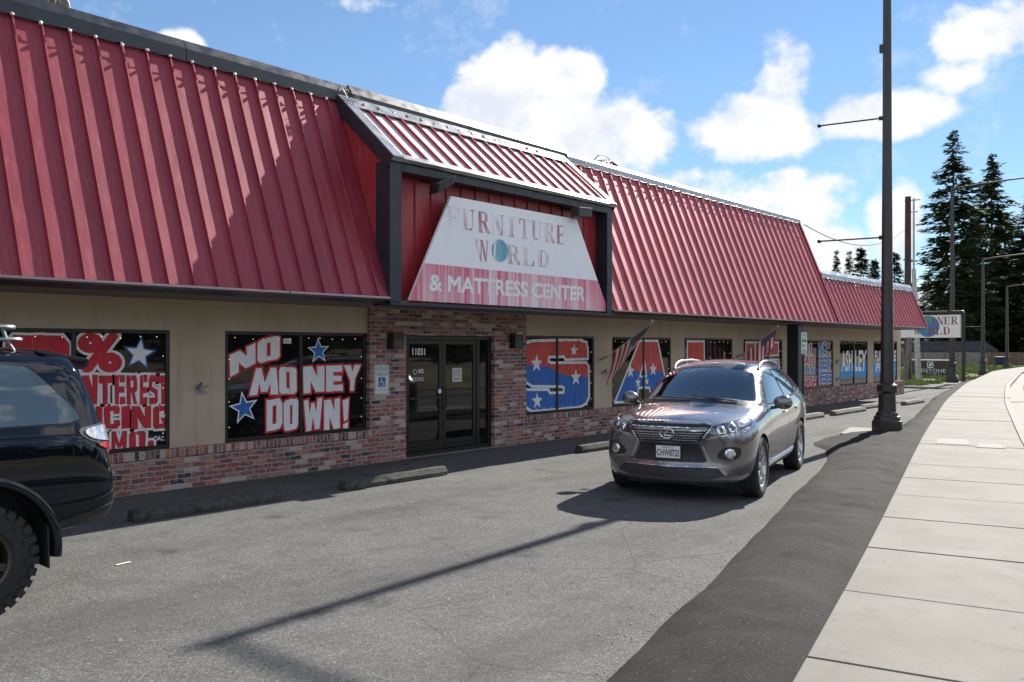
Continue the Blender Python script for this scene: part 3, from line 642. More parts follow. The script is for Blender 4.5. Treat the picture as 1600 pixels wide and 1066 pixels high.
for c, r in LET['Sstars']: star(wins[2], c, r*.0155)
biletter(wins[3], LET['A'], LET['Asplit'], LET['Ahole'])
for c, r in LET['Astars']: star(wins[3], c, r*.0175)
Lp = [(19.109, 2.02), (19.98, 2.02), (19.98, 1.02), (21.30, 1.02), (21.30, .64), (19.109, .64)]
biletter(wins[4], Lp, [(19.0, 1.35), (21.5, 1.32)]); star(wins[4], (19.55, 1.2), .2)
Ep = [(22.349, 2.003), (24.50, 2.011), (24.50, 1.62), (23.429, 1.621), (23.429, 1.504), (24.50, 1.499), (24.50, 1.191), (23.429, 1.205), (23.429, 1.017), (24.50, .997), (24.50, .63), (22.349, .64)]
biletter(wins[5], Ep, [(22.2, 1.44), (24.7, 1.425)]); star(wins[5], (22.85, 1.25), .2)
for wi, k in ((7, '8band'), (8, '9band')):
    P = MB(); b = LET[k]; x0 = WIN[wi][0]+.06; x1 = WIN[wi][1]-.06; face(P, [(x0, 1.29), (x1, 1.27), (x1, .80), ((x0+x1)/2, .83), (x0, .79)], Y1+.0006); P.build('painted_band', M['lblue'], wins[wi], fix=False)
# paper bits and lamps seen in the second window
m = MB(); m.box(7.30, 7.44, YG-.0025, YG-.0012, 1.925, 2.005); m.build('paper_note', M['paper'], wins[1])
# entrance: frame > door leaves > handles
m = MB(); frame(m, 9.625, 11.815, .012, 2.07, .03, .15, .07); m.box(11.42, 11.49, .029, .149, .082, 2.0); df = part(m, 'entrance_frame', M['bronze'], bevel=.004, seg=1)
m = MB(); m.box(11.495, 11.745, .07, .09, .085, 2.0); m.build('sidelight_pane', M['glass'], df)
for (a, b) in ((9.70, 10.555), (10.565, 11.415)):
    m = MB(); frame(m, a, b, .09, 1.995, .045, .095, .075); m.box(a+.075, b-.075, .05, .09, .165, .25); d = part(m, 'door', M['bronze'], bevel=.004, seg=1)
    m = MB(); m.box(a+.075, b-.075, .065, .085, .25, 1.92); m.build('pane', M['glass'], d)
    m = MB(); hx = b-.04 if a < 10 else a+.04
    m.box(a+.06, b-.06, .012, .03, .985, 1.015); m.tube([(hx, .03, .8), (hx, -.01, .82), (hx, -.01, 1.12), (hx, .03, 1.14)], .011, 8); m.build('handle', M['bronze'], d, smooth=True)
m = MB(); m.box(9.6, 11.84, -.05, .14, 0, .014); part(m, 'threshold', M['galv'])
def sticker(name, lab, x0, x1, z0, z1, y, texts, matn='paper', cat='notice'):
    t = empty(name, ((x0+x1)/2, y, z0)); tag(t, lab, cat)
    m = MB(); m.box(x0, x1, y-.0015, y, z0, z1); b = m.build('sheet', M[matn]); b.parent = t; b.matrix_parent_inverse = Matrix.Translation((-(x0+x1)/2, -y, -z0))
    if texts:
        P = MB()
        for (s_, q, bo) in texts: text_on(P, s_, q, y-.0022, bo)
        o = P.build('print', M['ink'], fix=False); o.parent = t; o.matrix_parent_inverse = b.matrix_parent_inverse
    return t
M['ink'] = mat('dark_ink', (.03, .03, .035), .6)
m = MB(); q = [(9.86, 1.86), (10.16, 1.855), (10.16, 1.73), (9.86, 1.735)]; text_on(m, '11031', q, .0625, .035); t = m.build('street_number', M['wpaint'], fix=False)
tag(t, 'white street number 11031 stuck at the top of the left entrance door', 'number')
m = MB(); text_on(m, 'NO', [(10.0, 1.50), (10.12, 1.50), (10.12, 1.42), (10.0, 1.42)], .0625, .03); text_on(m, 'SMOKING', [(9.86, 1.36), (10.12, 1.36), (10.12, 1.29), (9.86, 1.29)], .0625, .01)
m.lathe([(.035, -.001), (.045, -.001), (.045, .001), (.035, .001)], (9.92, .062, 1.45), 'y', 18, close=True)
tag(m.build('no_smoking_sticker', M['wpaint'], fix=False), 'white no smoking sticker with crossed ring below the street number', 'sticker')
sticker('door_notice', 'white paper notice taped to the right entrance door', 10.82, 11.06, 1.25, 1.50, .0645,
        [('PLEASE', [(10.86, 1.47), (11.02, 1.47), (11.02, 1.42), (10.86, 1.42)], .01), ('USE OTHER', [(10.85, 1.40), (11.03, 1.40), (11.03, 1.355), (10.85, 1.355)], .0), ('DOOR', [(10.86, 1.33), (11.02, 1.33), (11.02, 1.28), (10.86, 1.28)], .01)])
m = MB(); m.lathe([(.001, 0), (.045, 0), (.045, .0015), (.001, .0015)], (10.49, .043, 1.10), 'y', 20); tag(m.build('round_sticker', M['wpaint']), 'small round white sticker by the handle of the left door', 'sticker')
# wall lamps on the brick
for x in (9.32, 12.34):
    t = empty('wall_lamp', (x, -.05, 1.85)); tag(t, 'dark box wall lamp on the brick %s the entrance doors' % ('left of' if x < 10 else 'right of'), 'wall lamp', 'box lamps beside the entrance')
    m = MB(); m.box(-.12, .12, -.16, 0, 0, .26); m.build('housing', M['lampbox'] if 'lampbox' in M else M['bronze'], t, bevel=.012)
    m = MB(); m.hexa([(-.10, -.163, .02), (.10, -.163, .02), (.10, -.16, .02), (-.10, -.16, .02), (-.10, -.163, .14), (.10, -.163, .14), (.10, -.16, .14), (-.10, -.16, .14)]); m.build('lens', mat('prismatic_lens', (.10, .10, .09), .15), t)
# ---------------------------------------------------------------- mansard roof
YE, ZE = -1.45, 2.58      # eave line
YT, ZT = -.22, 5.66       # top of the metal
def roofp(u): return YE+(YT-YE)*u, ZE+(ZT-ZE)*u
nv = Vector((0, -(ZT-ZE), (YT-YE))).normalized()
def ribbed(x0, x1, pitch, u1, name, start=None, u0=0.0, y0z0=None, y1z1=None, mt=None, rh=.036, rw=.026):
    (ya, za), (yb, zb) = (y0z0 or roofp(u0)), (y1z1 or roofp(u1)); n_ = Vector((0, -(zb-za), (yb-ya))).normalized()
    m = MB(); nu = 12; X = []
    x = start if start is not None else x0 + pitch*.5
    X.append((x0, 0))
    while x < x1-.05:
        c = x
        X += [(c-pitch*.34, 0), (c-pitch*.34+.010, .006), (c-pitch*.34+.022, 0)] if c-pitch*.34 > X[-1][0]+.01 else []
        X += [(c-rw*.62, 0), (c-rw*.40, rh), (c+rw*.40, rh), (c+rw*.62, 0)]; x += pitch
    X.append((x1, 0)); vs = []
    for j in range(nu+1):
        t = j/nu
        for (xx, h) in X:
            wv = .0035*mnoise.noise((xx*1.7, t*3.1, 2)) + .0025*mnoise.noise((xx*.4, t*7, 9)) if 0 < t < 1 else 0
            p = Vector((xx, ya+(yb-ya)*t, za+(zb-za)*t)) + n_*(h+wv); vs.append(p)
    k = len(X); m.add(vs, [])
    for i in range(k-1):
        for j in range(nu): m.f.append([j*k+i, j*k+i+1, (j+1)*k+i+1, (j+1)*k+i]); m.m.append(1 if max(X[i][1], X[i+1][1]) > .02 else 0)
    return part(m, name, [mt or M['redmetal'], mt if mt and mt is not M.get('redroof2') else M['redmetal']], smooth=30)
DX0, DX1 = 8.05, 13.60    # dormer
XE1 = 25.25; XE2 = 33.95   # ends of the tall and of the low roof
ribbed(XL, DX0, .308, 1, 'roof_panel', start=XL+.15)
ribbed(DX1, XE1, .363, 1, 'roof_panel', start=13.8, mt=M['redmetal2'])
ribbed(XE1+.02, XE2, .335, .455, 'roof_panel', start=XE1+.2, mt=M['redmetal2'])
# caps, rake trim, eave trim, soffit
def cap(x0, x1, u, name, mt, h=.17, d=.5):
    y, z = roofp(u); m = MB(); m.prismx([(y-.07, z-.05), (y-.055, z+h*.45), (y+.03, z+h), (y+d, z+h), (y+d, z-.06), (y+.06, z-.06)], x0, x1); return part(m, name, mt)
for a, b in ((XL, 2.55), (2.56, 5.6), (5.61, 8.3)): cap(a, b, 1, 'roof_cap', M['blackmetal'], .24)
for a, b in ((8.31, 10.9), (10.91, 13.75)): cap(a, b, 1.0, 'roof_cap', M['blackmetal'], .27)
for a, b in ((13.76, 17.4), (17.41, 21.2), (21.21, XE1+.03)): cap(a, b, 1, 'roof_cap', M['greycap'], .16)
cap(XE1+.04, XE2+.03, .455, 'roof_cap', M['greycap'], .20)
for x, u in ((XE1, 1), (XE2, .455)):
    m = MB(); y0, z0 = roofp(0); y1, z1 = roofp(u); dn = Vector((0, nv.y, nv.z))*.06
    m.add([(x-.06, y0+dn.y, z0+dn.z), (x+.02, y0+dn.y, z0+dn.z), (x+.02, y1+dn.y, z1+dn.z), (x-.06, y1+dn.y, z1+dn.z), (x-.06, y0+.02, z0), (x+.02, y0+.05, z0), (x+.02, y1+.05, z1), (x-.06, y1+.02, z1)],
          [(0, 1, 2, 3), (4, 5, 6, 7), (0, 1, 5, 4), (1, 2, 6, 5), (2, 3, 7, 6), (3, 0, 4, 7)]); part(m, 'rake_trim', M['redmetal'])
    m = MB(); m.prismx([(y0+.05, z0), (y1+.06, z1), (.2, z1), (.2, z0)], x-.05, x-.01); part(m, 'gable_end', M['redpanel'])
m = MB(); m.prismx([(YE-.035, ZE+.012), (YE-.035, ZE-.035), (YE+.10, ZE-.085), (YE+.10, ZE-.015)], XL, DX0-.01); m.prismx([(YE-.035, ZE+.012), (YE-.035, ZE-.02), (YE+.10, ZE-.07), (YE+.10, ZE-.015)], DX1+.01, XE2+.02)
part(m, 'eave_trim', M['blackmetal'])
M['edge'] = mat('pinkish_drip_edge', (.42, .30, .29), .4, .2)
for a, b in ((XL, 2.2), (2.22, 6.35), (6.37, DX0-.02), (DX1+.02, 15.2), (15.22, 19.3), (19.32, 23.6), (23.62, XE1), (XE1+.1, 30), (30.02, XE2)):
    m = MB(); m.box(a, b, YE-.05, YE-.037, ZE-.016, ZE+.010); part(m, 'drip_edge', M['edge'])
m = MB(); m.box(XL, XE2-.05, YE+.10, .03, ZE-.07, ZE-.03); part(m, 'soffit', mat('dark_soffit', (.20, .17, .14), .8))
# dormer over the entrance
dorm = empty('dormer', (11, -1.45, 2.5)); dorm.parent = store; dorm.matrix_parent_inverse = Matrix.Translation((-SX, 0, 0)); 
def dpart(mb, name, mt, **k):
    o = mb.build(name, mt, None, **k); o.parent = dorm; o.matrix_parent_inverse = Matrix.Translation((-11, 1.45, -2.5)); return o
ZD = 4.56; ybk = YT; zbk = ZT
# cheeks, front panel
for x in (DX0+.03, DX1-.03):
    m = MB(); m.prismx([(YE+.02, ZE), (YE+.02, ZD-.03), (ybk, zbk-.03), (ybk+.02, ZE)], x-.012, x+.012); dpart(m, 'cheek', M['redpanel'])
    for yy in (-1.15, -.82):
        mm = MB(); mm.box(x-.022, x+.022, yy-.006, yy+.006, ZE+(yy-YE)/(YT-YE)*(ZT-ZE), ZD+(yy-YE)-.06); dpart(mm, 'cheek_rib', M['redpanel'])
m = MB(); m.box(DX0+.05, DX1-.05, -1.17, -1.13, ZE-.05, ZD-.05)
x = DX0+.42
while x < DX1-.1: m.box(x-.012, x+.012, -1.195, -1.17, ZE, ZD-.1); x += .33
dpart(m, 'front_panel', M['redpanel'])
for (a, b, c, d) in ((DX0, DX0+.22, DX0-.02, DX0), (DX1-.17, DX1, DX1, DX1+.02)):
    m = MB(); m.box(a, b, YE-.02, -1.15, ZE-.06, ZD-.01); dpart(m, 'corner_post', M['navy'], bevel=.006, seg=1)
m = MB(); m.box(DX0+.22, DX1-.17, YE-.02, -1.15, ZD-.14, ZD-.02); dpart(m, 'fascia', M['navy'])
m = MB(); m.box(DX0, DX1, YE-.03, -1.1, ZE-.10, ZE-.065); dpart(m, 'fascia', M['navy'])
# sloping ribbed roof of the dormer with grey rake trim
(ya, za), (yb, zb) = (YE-.05, ZD), (YT-.05, ZT-.02)
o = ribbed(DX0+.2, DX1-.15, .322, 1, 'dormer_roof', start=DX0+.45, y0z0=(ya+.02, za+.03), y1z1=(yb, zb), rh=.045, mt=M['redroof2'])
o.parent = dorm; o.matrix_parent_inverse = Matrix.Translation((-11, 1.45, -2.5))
def slab(mb, x0, x1, p, q, t, off=0):
    (y0, z0), (y1, z1) = p, q; n_ = Vector((-(z1-z0), (y1-y0))).normalized()
    mb.prismx([(y0+n_.x*off, z0+n_.y*off), (y1+n_.x*off, z1+n_.y*off), (y1+n_.x*(off+t), z1+n_.y*(off+t)), (y0+n_.x*(off+t), z0+n_.y*(off+t))], x0, x1)
for (a, b) in ((DX0-.015, DX0+.20), (DX1-.15, DX1+.015)):
    m = MB(); slab(m, a, b, (ya-.02, za-.01), (yb+.05, zb+.04), .085, -.02); dpart(m, 'rake_trim', M['greycap'], bevel=.006, seg=1)
    m = MB(); xx = a-.012 if a < 10 else b+.002; slab(m, xx, xx+.01, (ya-.02, za-.02), (yb+.05, zb+.03), .20, -.14); dpart(m, 'rake_fascia', M['navy'])
m = MB(); slab(m, DX0+.20, DX1-.15, (ya-.02, za-.012), (ya+.06, za+.068), .06, -.01); dpart(m, 'eave_trim', M['greycap'])
m = MB(); slab(m, DX0+.2, DX1-.15, (yb-.16, zb-.16), (yb+.02, zb+.02), .012, .055); dpart(m, 'ridge_flashing', M['greycap'])
# dark pier under the eave
m = MB(); m.box(23.3, 23.68, -1.05, -.72, 0, ZE-.075); part(m, 'pier', M['navy'], bevel=.01)
# electrical conduit scrap near the dormer corner
# ---------------------------------------------------------------- trapezoid sign
def signmat():
    b = NB('faded_sign_face'); x, y, z = b.sepx()
    st = b.noise(1.0, 5, .75, src=b.vec((9, 1, .30))); st2 = b.noise(1.0, 3, .6, src=b.vec((26, 1, .5)))
    s = b.math('ADD', b.math('MULTIPLY', st, .75), b.math('MULTIPLY', st2, .35))
    c = b.mix(b.ramp(s, (.42, 0), (.62, .35)), (.88, .88, .90), (.80, .76, .79))
    b.set(base=c, rough=.45); return b.m
def fadedred():
    b = NB('faded_red_sign_paint'); x, y, z = b.sepx()
    st = b.noise(1.0, 5, .75, src=b.vec((5.5, 1, .10))); st2 = b.noise(1.0, 3, .6, src=b.vec((22, 1, .25)))
    s = b.math('ADD', b.math('MULTIPLY', st, .72), b.math('MULTIPLY', st2, .33))
    mid = b.math('SUBTRACT', 1.0, b.math('MULTIPLY', b.math('ABSOLUTE', b.math('SUBTRACT', x, 11.3)), .36), clamp=True)
    s2 = b.math('ADD', b.math('ADD', s, b.math('MULTIPLY', mid, .11)), b.math('MULTIPLY', b.math('SUBTRACT', 2.75, z), .10))
    c = b.mix(b.ramp(s2, (.51, 0), (.74, .95)), (.66, .13, .20), (.88, .84, .88)); b.set(base=c, rough=.45); return b.m
def fadedglyph(name, col, t0=.50, t1=.56):
    b = NB(name); st = b.noise(1.0, 4, .7, src=b.vec((7, 1, .5))); st2 = b.noise(1.0, 3, .6, src=b.vec((20, 1, 1.6)))
    s = b.math('ADD', b.math('MULTIPLY', st, .7), b.math('MULTIPLY', st2, .3))
    b.set(base=b.mix(b.ramp(s, (t0-.06, 0), (t1, 1)), col, (.87, .87, .89)), rough=.45); return b.m
sg = empty('storefront_sign', (10.9, -1.43, 2.55)); tag(sg, 'large faded white and red trapezoid sign board over the store entrance', 'sign')
def spart(mb, name, mt, **k):
    o = mb.build(name, mt, None, **k); o.parent = sg; o.matrix_parent_inverse = Matrix.Translation((-10.9, 1.43, -2.55)); return o
Ysf = -1.43
TL, TR, BRc, BLc = (9.31, 4.20), (12.52, 4.20), (13.52, 2.55), (8.45, 2.56)
m = MB(); m.prism([BLc, BRc, TR, TL], Ysf, -1.385); spart(m, 'board', signmat())
fl = .345
def lerp(a, b, t): return (a[0]+(b[0]-a[0])*t, a[1]+(b[1]-a[1])*t)
m = MB(); face(m, [BLc, BRc, lerp(BRc, TR, fl), lerp(BLc, TL, fl)], Ysf-.003); spart(m, 'lower_band', fadedred(), fix=False)
# serif capitals: thick stems, hairlines and serifs drawn as strokes on a unit cell
def stroke_glyphs(ch):
    T, h = .24, .055; sf = lambda x, z: (x-.06, z, x+T+.06, z+h)
    D = {'F': [(.08, 0, .08+T, 1), (.0, 0, .42, h), (.0, 1-h, .9, 1), (.82, .74, .9, 1), (.32, .48, .66, .48+h), (.6, .38, .66, .66)],
         'U': [(.06, .16, .06+T, 1), (0, 1-h, .40, 1), (.74, .16, .80, 1), (.62, 1-h, .95, 1), (.14, .03, .70, .03+.09)],
         'R': [(.06, 0, .06+T, 1), (0, 0, .40, h), (0, 1-h, .6, 1), (.60, .56, .60+.2, .96), (.3, .5, .62, .5+h), ('p', [(.42, .5), (.62, .5), (.98, 0), (.72, 0)])],
         'N': [(.08, 0, .14, 1), (0, 0, .24, h), (0, 1-h, .3, 1), ('p', [(.08, 1), (.32, 1), (.88, 0), (.66, 0)]), (.82, 0, .88, 1), (.70, 1-h, 1, 1)],
         'I': [(.36, 0, .36+T, 1), (.24, 0, .72, h), (.24, 1-h, .72, 1)],
         'T': [(.38, 0, .38+T, 1), (.26, 0, .74, h), (.0, 1-h, 1, 1), (0, .74, .07, 1), (.93, .74, 1, 1)],
         'E': [(.06, 0, .06+T, 1), (0, 0, .88, h), (0, 1-h, .84, 1), (.80, 0, .88, .26), (.77, .74, .84, 1), (.3, .48, .62, .48+h), (.58, .38, .64, .66)],
         'W': [('p', [(.0, 1), (.22, 1), (.40, 0), (.30, 0)]), ('p', [(.42, .8), (.47, .8), (.36, 0), (.32, 0)]), ('p', [(.40, 1), (.60, 1), (.74, 0), (.65, 0)]), ('p', [(.90, 1), (.96, 1), (.72, 0), (.68, 0)]), (-.04, 1-h, .3, 1), (.82, 1-h, 1.02, 1)],
         'L': [(.08, 0, .08+T, 1), (0, 0, .88, h), (0, 1-h, .44, 1), (.8, 0, .88, .3)],
         'D': [(.08, 0, .08+T, 1), (0, 0, .6, h), (0, 1-h, .6, 1), ('p', [(.58, 1), (.80, .86), (.93, .62), (.93, .38), (.80, .14), (.58, 0), (.58, .05), (.70, .2), (.72, .4), (.72, .6), (.70, .8), (.58, .95)])],
         'C': [('p', [(.9, .7), (.84, .7), (.72, .94), (.5, .95), (.34, .75), (.32, .5), (.34, .25), (.5, .05), (.72, .07), (.86, .26), (.92, .26), (.8, .04), (.5, -.01), (.22, .1), (.06, .35), (.06, .65), (.22, .9), (.5, 1.01), (.82, .94)])]}
    return D.get(ch, [])
def serif_word(mb, word, quad, y, skip=(), cell=.84):
    n = len(word); TLq, TRq, BRq, BLq = [Vector(q) for q in quad]
    for i, ch in enumerate(word):
        if i in skip: continue
        for j, g in enumerate(stroke_glyphs(ch)):
            poly = g[1] if g[0] == 'p' else [(g[0], g[1]), (g[2], g[1]), (g[2], g[3]), (g[0], g[3])]
            pts = []
            for (a, b_) in poly:
                u = (i + .08 + a*cell)/n; p = (BLq*(1-u)+BRq*u)*(1-b_) + (TLq*(1-u)+TRq*u)*b_; pts.append((p.x, y-.0001*j, p.y))
            mb.add(pts, [tuple(range(len(pts)))])
m = MB(); serif_word(m, 'FURNITURE', LET['FURN'], Ysf-.004); spart(m, 'lettering', fadedglyph('faded_sign_red', (.36, .07, .11), .47, .57), fix=False)
m = MB(); serif_word(m, 'WORLD', LET['WORLD'], Ysf-.004, skip=(1,)); spart(m, 'lettering', fadedglyph('faded_sign_red_pale', (.40, .10, .14), .46, .57), fix=False)
m = MB(); m.mi = 0; g = LET['globe']; cx, cz = g[2][0], 3.455; face(m, [(cx+.20*math.cos(k*.2618), cz+.185*math.sin(k*.2618)) for k in range(24)], Ysf-.004); spart(m, 'globe', fadedglyph('faded_globe_blue', (.12, .36, .46), .56, .66), fix=False)
m = MB(); text_on(m, '& MATTRESS CENTER', LET['MATT'], Ysf-.006, .03); spart(m, 'lettering', M['wpaint'], fix=False)

# ------------------------------------------------------------------ things fixed to the store
def owned(mb, name, mt, root, **k):
    o = mb.build(name, mt, None, **k); o.parent = root; o.matrix_parent_inverse = Matrix.Translation(-root.location); return o
M['lampgrey'] = mat('dark_lamp_metal', (.05, .048, .045), .45, .3)
for x, lab, tilt in ((8.93, 'black flood lamp above the left end of the trapezoid sign, tilted outward', .5), (12.40, 'brownish flood lamp above the right end of the trapezoid sign, lying level', .05)):
    t = empty('flood_lamp', (x, -1.19, 4.40)); tag(t, lab, 'flood lamp', 'flood lamps over the sign')
    m = MB(); m.tube([(x, -1.17, 4.40), (x, -1.36, 4.36), (x, -1.52, 4.30)], .018, 8); owned(m, 'bracket', M['lampgrey'], t)
    m = MB(); c, s_ = math.cos(tilt), math.sin(tilt)
    def rp(a, b, d): return (x+a*c+d*s_*.6, -1.60+b, 4.29+d*c-a*s_*(-1))
    q = [rp(a, b, d) for d in (-.085, .085) for (a, b) in ((-.17, -.11), (.17, -.14), (.17, .11), (-.17, .09))]
    m.hexa(q); owned(m, 'housing', M['lampgrey'] if x > 10 else M['black'], t, bevel=.012)
    m = MB(); q = [rp(.175, b, d) for (b, d) in ((-.12, -.07), (.09, -.07), (.09, .07), (-.12, .07))]; m.add(q + [(p[0]+.008, p[1], p[2]) for p in q], [(0, 1, 2, 3), (4, 5, 6, 7), (0, 1, 5, 4), (1, 2, 6, 5), (2, 3, 7, 6), (3, 0, 4, 7)]); owned(m, 'lens', mat('lamp_glass', (.25, .25, .24), .1), t)
def bulb_string(x0, x1, step, p, lab, sag=.02):
    y, z = p; t = empty('bulb_string', (x0, y, z)); tag(t, lab, 'light string', 'outdoor bulb strings along the roof edge')
    m = MB(); n = int((x1-x0)/step); pts = []
    for k in range(n*4+1):
        x = x0+k*step/4; pts.append((x, y-.02+random.uniform(-.01, .01), z-abs(math.sin(k*math.pi/4))*sag+random.uniform(-.006, .006)))
    m.tube(pts, .007, 4); owned(m, 'cord', M['black'], t)
    b0 = None
    for k in range(n+1):
        x = x0+k*step
        if b0 is None:
            m = MB(); m.lathe([(.009, 0), (.012, -.014), (.019, -.02), (.021, -.036), (.013, -.056), (.002, -.062)], (0, 0, 0), 'z', 8); b0 = m.build('bulb', M['bulb'], t, smooth=True); b = b0
        else: b = b0.copy(); COL.objects.link(b); b.parent = t
        b.location = (x-x0, -.03, -.0); b.rotation_euler = (R(-38+random.uniform(-25, 25)), R(random.uniform(-25, 25)), 0); 
random.seed(21)
pt = (YT-.09, ZT-.06)
bulb_string(2.9, 7.9, .305, pt, 'string of white bulbs along the left tall roof edge, left of the dormer')
bulb_string(8.45, 13.2, .30, (YT-.12, ZT-.02), 'string of white bulbs along the top of the dormer roof over the sign')
bulb_string(13.75, 25.0, .36, pt, 'string of white bulbs along the right tall roof edge')
bulb_string(25.5, 33.8, .32, (roofp(.455)[0]-.09, roofp(.455)[1]-.05), 'string of bulbs along the low roof edge at the far end', .10)
# spare flex hanging at the dormer corner
m = MB()
for k in range(5):
    a = k*1.3; m.tube([(8.0+.06*k, YT-.1, ZT+.08), (7.98+.05*k+.05*math.sin(a), YT-.2, ZT+.12+.04*math.cos(a)), (8.05+.07*k, YT-.26, ZT-.02), (8.02+.03*k, YT-.16, ZT-.08), (8.12+.04*k, YT-.10, ZT+.02)], .008, 5)
tag(m.build('loose_cable', M['black']), 'tangle of loose black cable at the top left corner of the dormer', 'cable')
# turbine roof vents
def vent(x, y, r, z, lab):
    t = empty('roof_vent', (x, y, z)); tag(t, lab, 'roof vent', 'round roof vents')
    m = MB(); m.lathe([(r*.62, 0), (r*.62, .25)], (0, 0, 0), 'z', 20); m.build('neck', M['rust'], t, smooth=True)
    m = MB(); n = 26
    for k in range(n):
        a = 2*math.pi*k/n; pts = []
        for j in range(7):
            e = -.95+1.9*j/6; rr = r*math.cos(e*1.2)**.7 if math.cos(e*1.2) > 0 else .05; pts.append((rr, e*r*.62))
        vs = []
        for (rr, h) in pts: vs += [(rr*math.cos(a), rr*math.sin(a), .25+r*.6+h), (rr*.86*math.cos(a+.21), rr*.86*math.sin(a+.21), .25+r*.6+h)]
        m.add(vs, [(2*j, 2*j+1, 2*j+3, 2*j+2) for j in range(6)])
    m.lathe([(.02, 0), (r*.45, 0), (r*.42, .03), (.02, .04)], (0, 0, .25+r*1.18), 'z', 16)
    m.build('turbine_head', M['rust'] if 'dark' in lab else M['galv'], t, smooth=50, fix=False)
    m = MB(); m.tube([(r*1.1*math.cos(a), 0, .25+r*.62+r*1.0*math.sin(a)) for a in [math.pi*k/14 for k in range(15)]], .012, 6); m.build('hoop', M['rust'], t)
def rustm():
    b = NB('rusted_galvanised'); n = b.noise(7, 5, .65); b.set(base=b.ramp(n, (.40, (.30, .30, .30)), (.55, (.15, .10, .08)), (.68, (.10, .045, .025))), rough=.6, metal=b.ramp(n, (.45, .8), (.6, .1))); return b.m
M['rust'] = rustm()
vent(4.02, .55, .42, 5.62, 'large grey ribbed turbine vent on the roof at the top left corner')
vent(16.25, .6, .40, 5.40, 'dark rusty turbine vent on the roof right of the dormer')
for x, y, z, lab in ((7.85, .3, 5.6, 'small pale vent cap on the roof left of the dormer'), (23.4, .3, 5.55, 'small vent pipe on the roof near the end of the tall roof')):
    m = MB(); m.lathe([(.05, 0), (.05, .2), (.09, .2), (.09, .25), (.04, .30), (.005, .31)], (0, 0, 0), 'z', 14); o = m.build('vent_pipe', M['galv'], smooth=50); o.location = (x, y, z); tag(o, lab, 'vent')
# flag brackets on the wall
def bracket(x, z, lab):
    m = MB(); m.lathe([(.04, 0), (.04, -.012)], (0, 0, 0), 'y', 12); m.tube([(0, -.01, 0), (0, -.10, .09)], .02, 8)
    for k in range(4): m.tube([(0, -.015, 0), (random.uniform(-.11, .11), -.03-.03*random.random(), random.uniform(-.08, .07)), (random.uniform(-.14, .14), -.05, random.uniform(-.08, .08))], .008, 5)
    o = m.build('flag_bracket', M['galv'], smooth=40); o.location = (x, .03, z); tag(o, lab, 'bracket', 'flag brackets on the wall')
bracket(5.93, 1.30, 'empty metal flag bracket with wire on the wall between the interest and money windows')
bracket(15.40, 1.30, 'flag bracket with wire on the pier just below the striped near flag')
bracket(28.98, 1.36, 'upper flag bracket on the wall pier left of the window with tall white letters')
bracket(29.05, .76, 'lower flag bracket on the wall pier left of the window with tall white letters')
# American flags on slanted poles
def flagmat():
    b = NB('flag_cloth')
    uv = b.n.new('ShaderNodeUVMap').outputs[0]; u, v, _ = b.sepx(uv)     # u along hoist (0 top..1), v along fly
    st = b.math('MODULO', b.math('FLOOR', b.math('MULTIPLY', u, 13.0)), 2.0)
    c = b.mix(st, (.70, .030, .06), (.92, .90, .88))
    inc = b.math('MULTIPLY', b.math('LESS_THAN', u, 7/13), b.math('LESS_THAN', v, .4))
    fu = b.math('MULTIPLY', u, 13/7*4.5); fv = b.math('MULTIPLY', v, 5.5/.4)
    ru = b.math('FLOOR', b.math('MULTIPLY', fu, 2)); sh = b.math('MULTIPLY', b.math('MODULO', ru, 2), .5)
    a1 = b.math('SUBTRACT', b.math('FRACT', b.math('MULTIPLY', fu, 2)), .5); a2 = b.math('MULTIPLY', b.math('SUBTRACT', b.math('FRACT', b.math('ADD', fv, sh)), .5), 1.6)
    d = b.math('ADD', b.math('MULTIPLY', a1, a1), b.math('MULTIPLY', a2, a2)); star_ = b.math('LESS_THAN', d, .085)
    c = b.mix(inc, c, b.mix(star_, (.022, .030, .12), (.80, .79, .78)))
    b.set(base=c, rough=.8, sheen=.2); return b.m
M['flag'] = flagmat()
def flag(bx, bz, lean, lab, swing):
    t = empty('flag', (bx, .0, bz)); tag(t, lab, 'flag', 'flags on the store wall')
    base = Vector((0, -.03, 0)); tip = Vector((lean, -1.2, .80)); d = (tip-base)
    m = MB(); m.tube([base, tip], .0125, 8); m.build('pole', M['flagpole'], t, smooth=True)
    m = MB(); m.lathe([(.003, 0), (.022, .01), (.03, .035), (.022, .06), (.003, .07)], tuple(tip), 'z', 12); m.build('finial', M['bulb'], t, smooth=True)
    m = MB(); m.lathe([(.045, 0), (.045, -.014)], (0, .03, 0), 'y', 12); m.tube([(0, .02, 0), base+d*.10], .02, 8); m.build('bracket', M['galv'], t, smooth=40)
    nu, nv_ = 26, 30; P = []; uv = []
    H = 1.02
    for i in range(nu+1):
        u = i/nu; top = base + d*(.975 - u*.74)
        for j in range(nv_+1):
            v = j/nv_; L = (.42 + .34*u**.8)*v      # gravity gathers the cloth towards the low end
            f = math.sin(u*17+v*1.5)*.055*v + math.sin(u*7.5-v*2)*.05*v
            x = top.x + swing*v*(.16+.22*v)*(1-.2*u) + f*.9
            y = top.y + .55*(.5-u)*0*v + .10*v*(1-u) + f*.55
            z = top.z - L*(.96)
            P.append((x, y, z)); uv.append((u, v))
    m = MB(); k = nv_+1; m.add(P, [(i*k+j, i*k+j+1, (i+1)*k+j+1, (i+1)*k+j) for i in range(nu) for j in range(nv_)])
    o = m.build('cloth', M['flag'], t, smooth=180, fix=False); l = o.data.uv_layers.new(name='uv')
    for lp in o.data.loops: l.data[lp.index].uv = uv[lp.vertex_index]
    s_ = o.modifiers.new('thick', 'SOLIDIFY'); s_.thickness = .002
M['flagpole'] = mat('flag_pole_wood', (.55, .52, .46), .4)
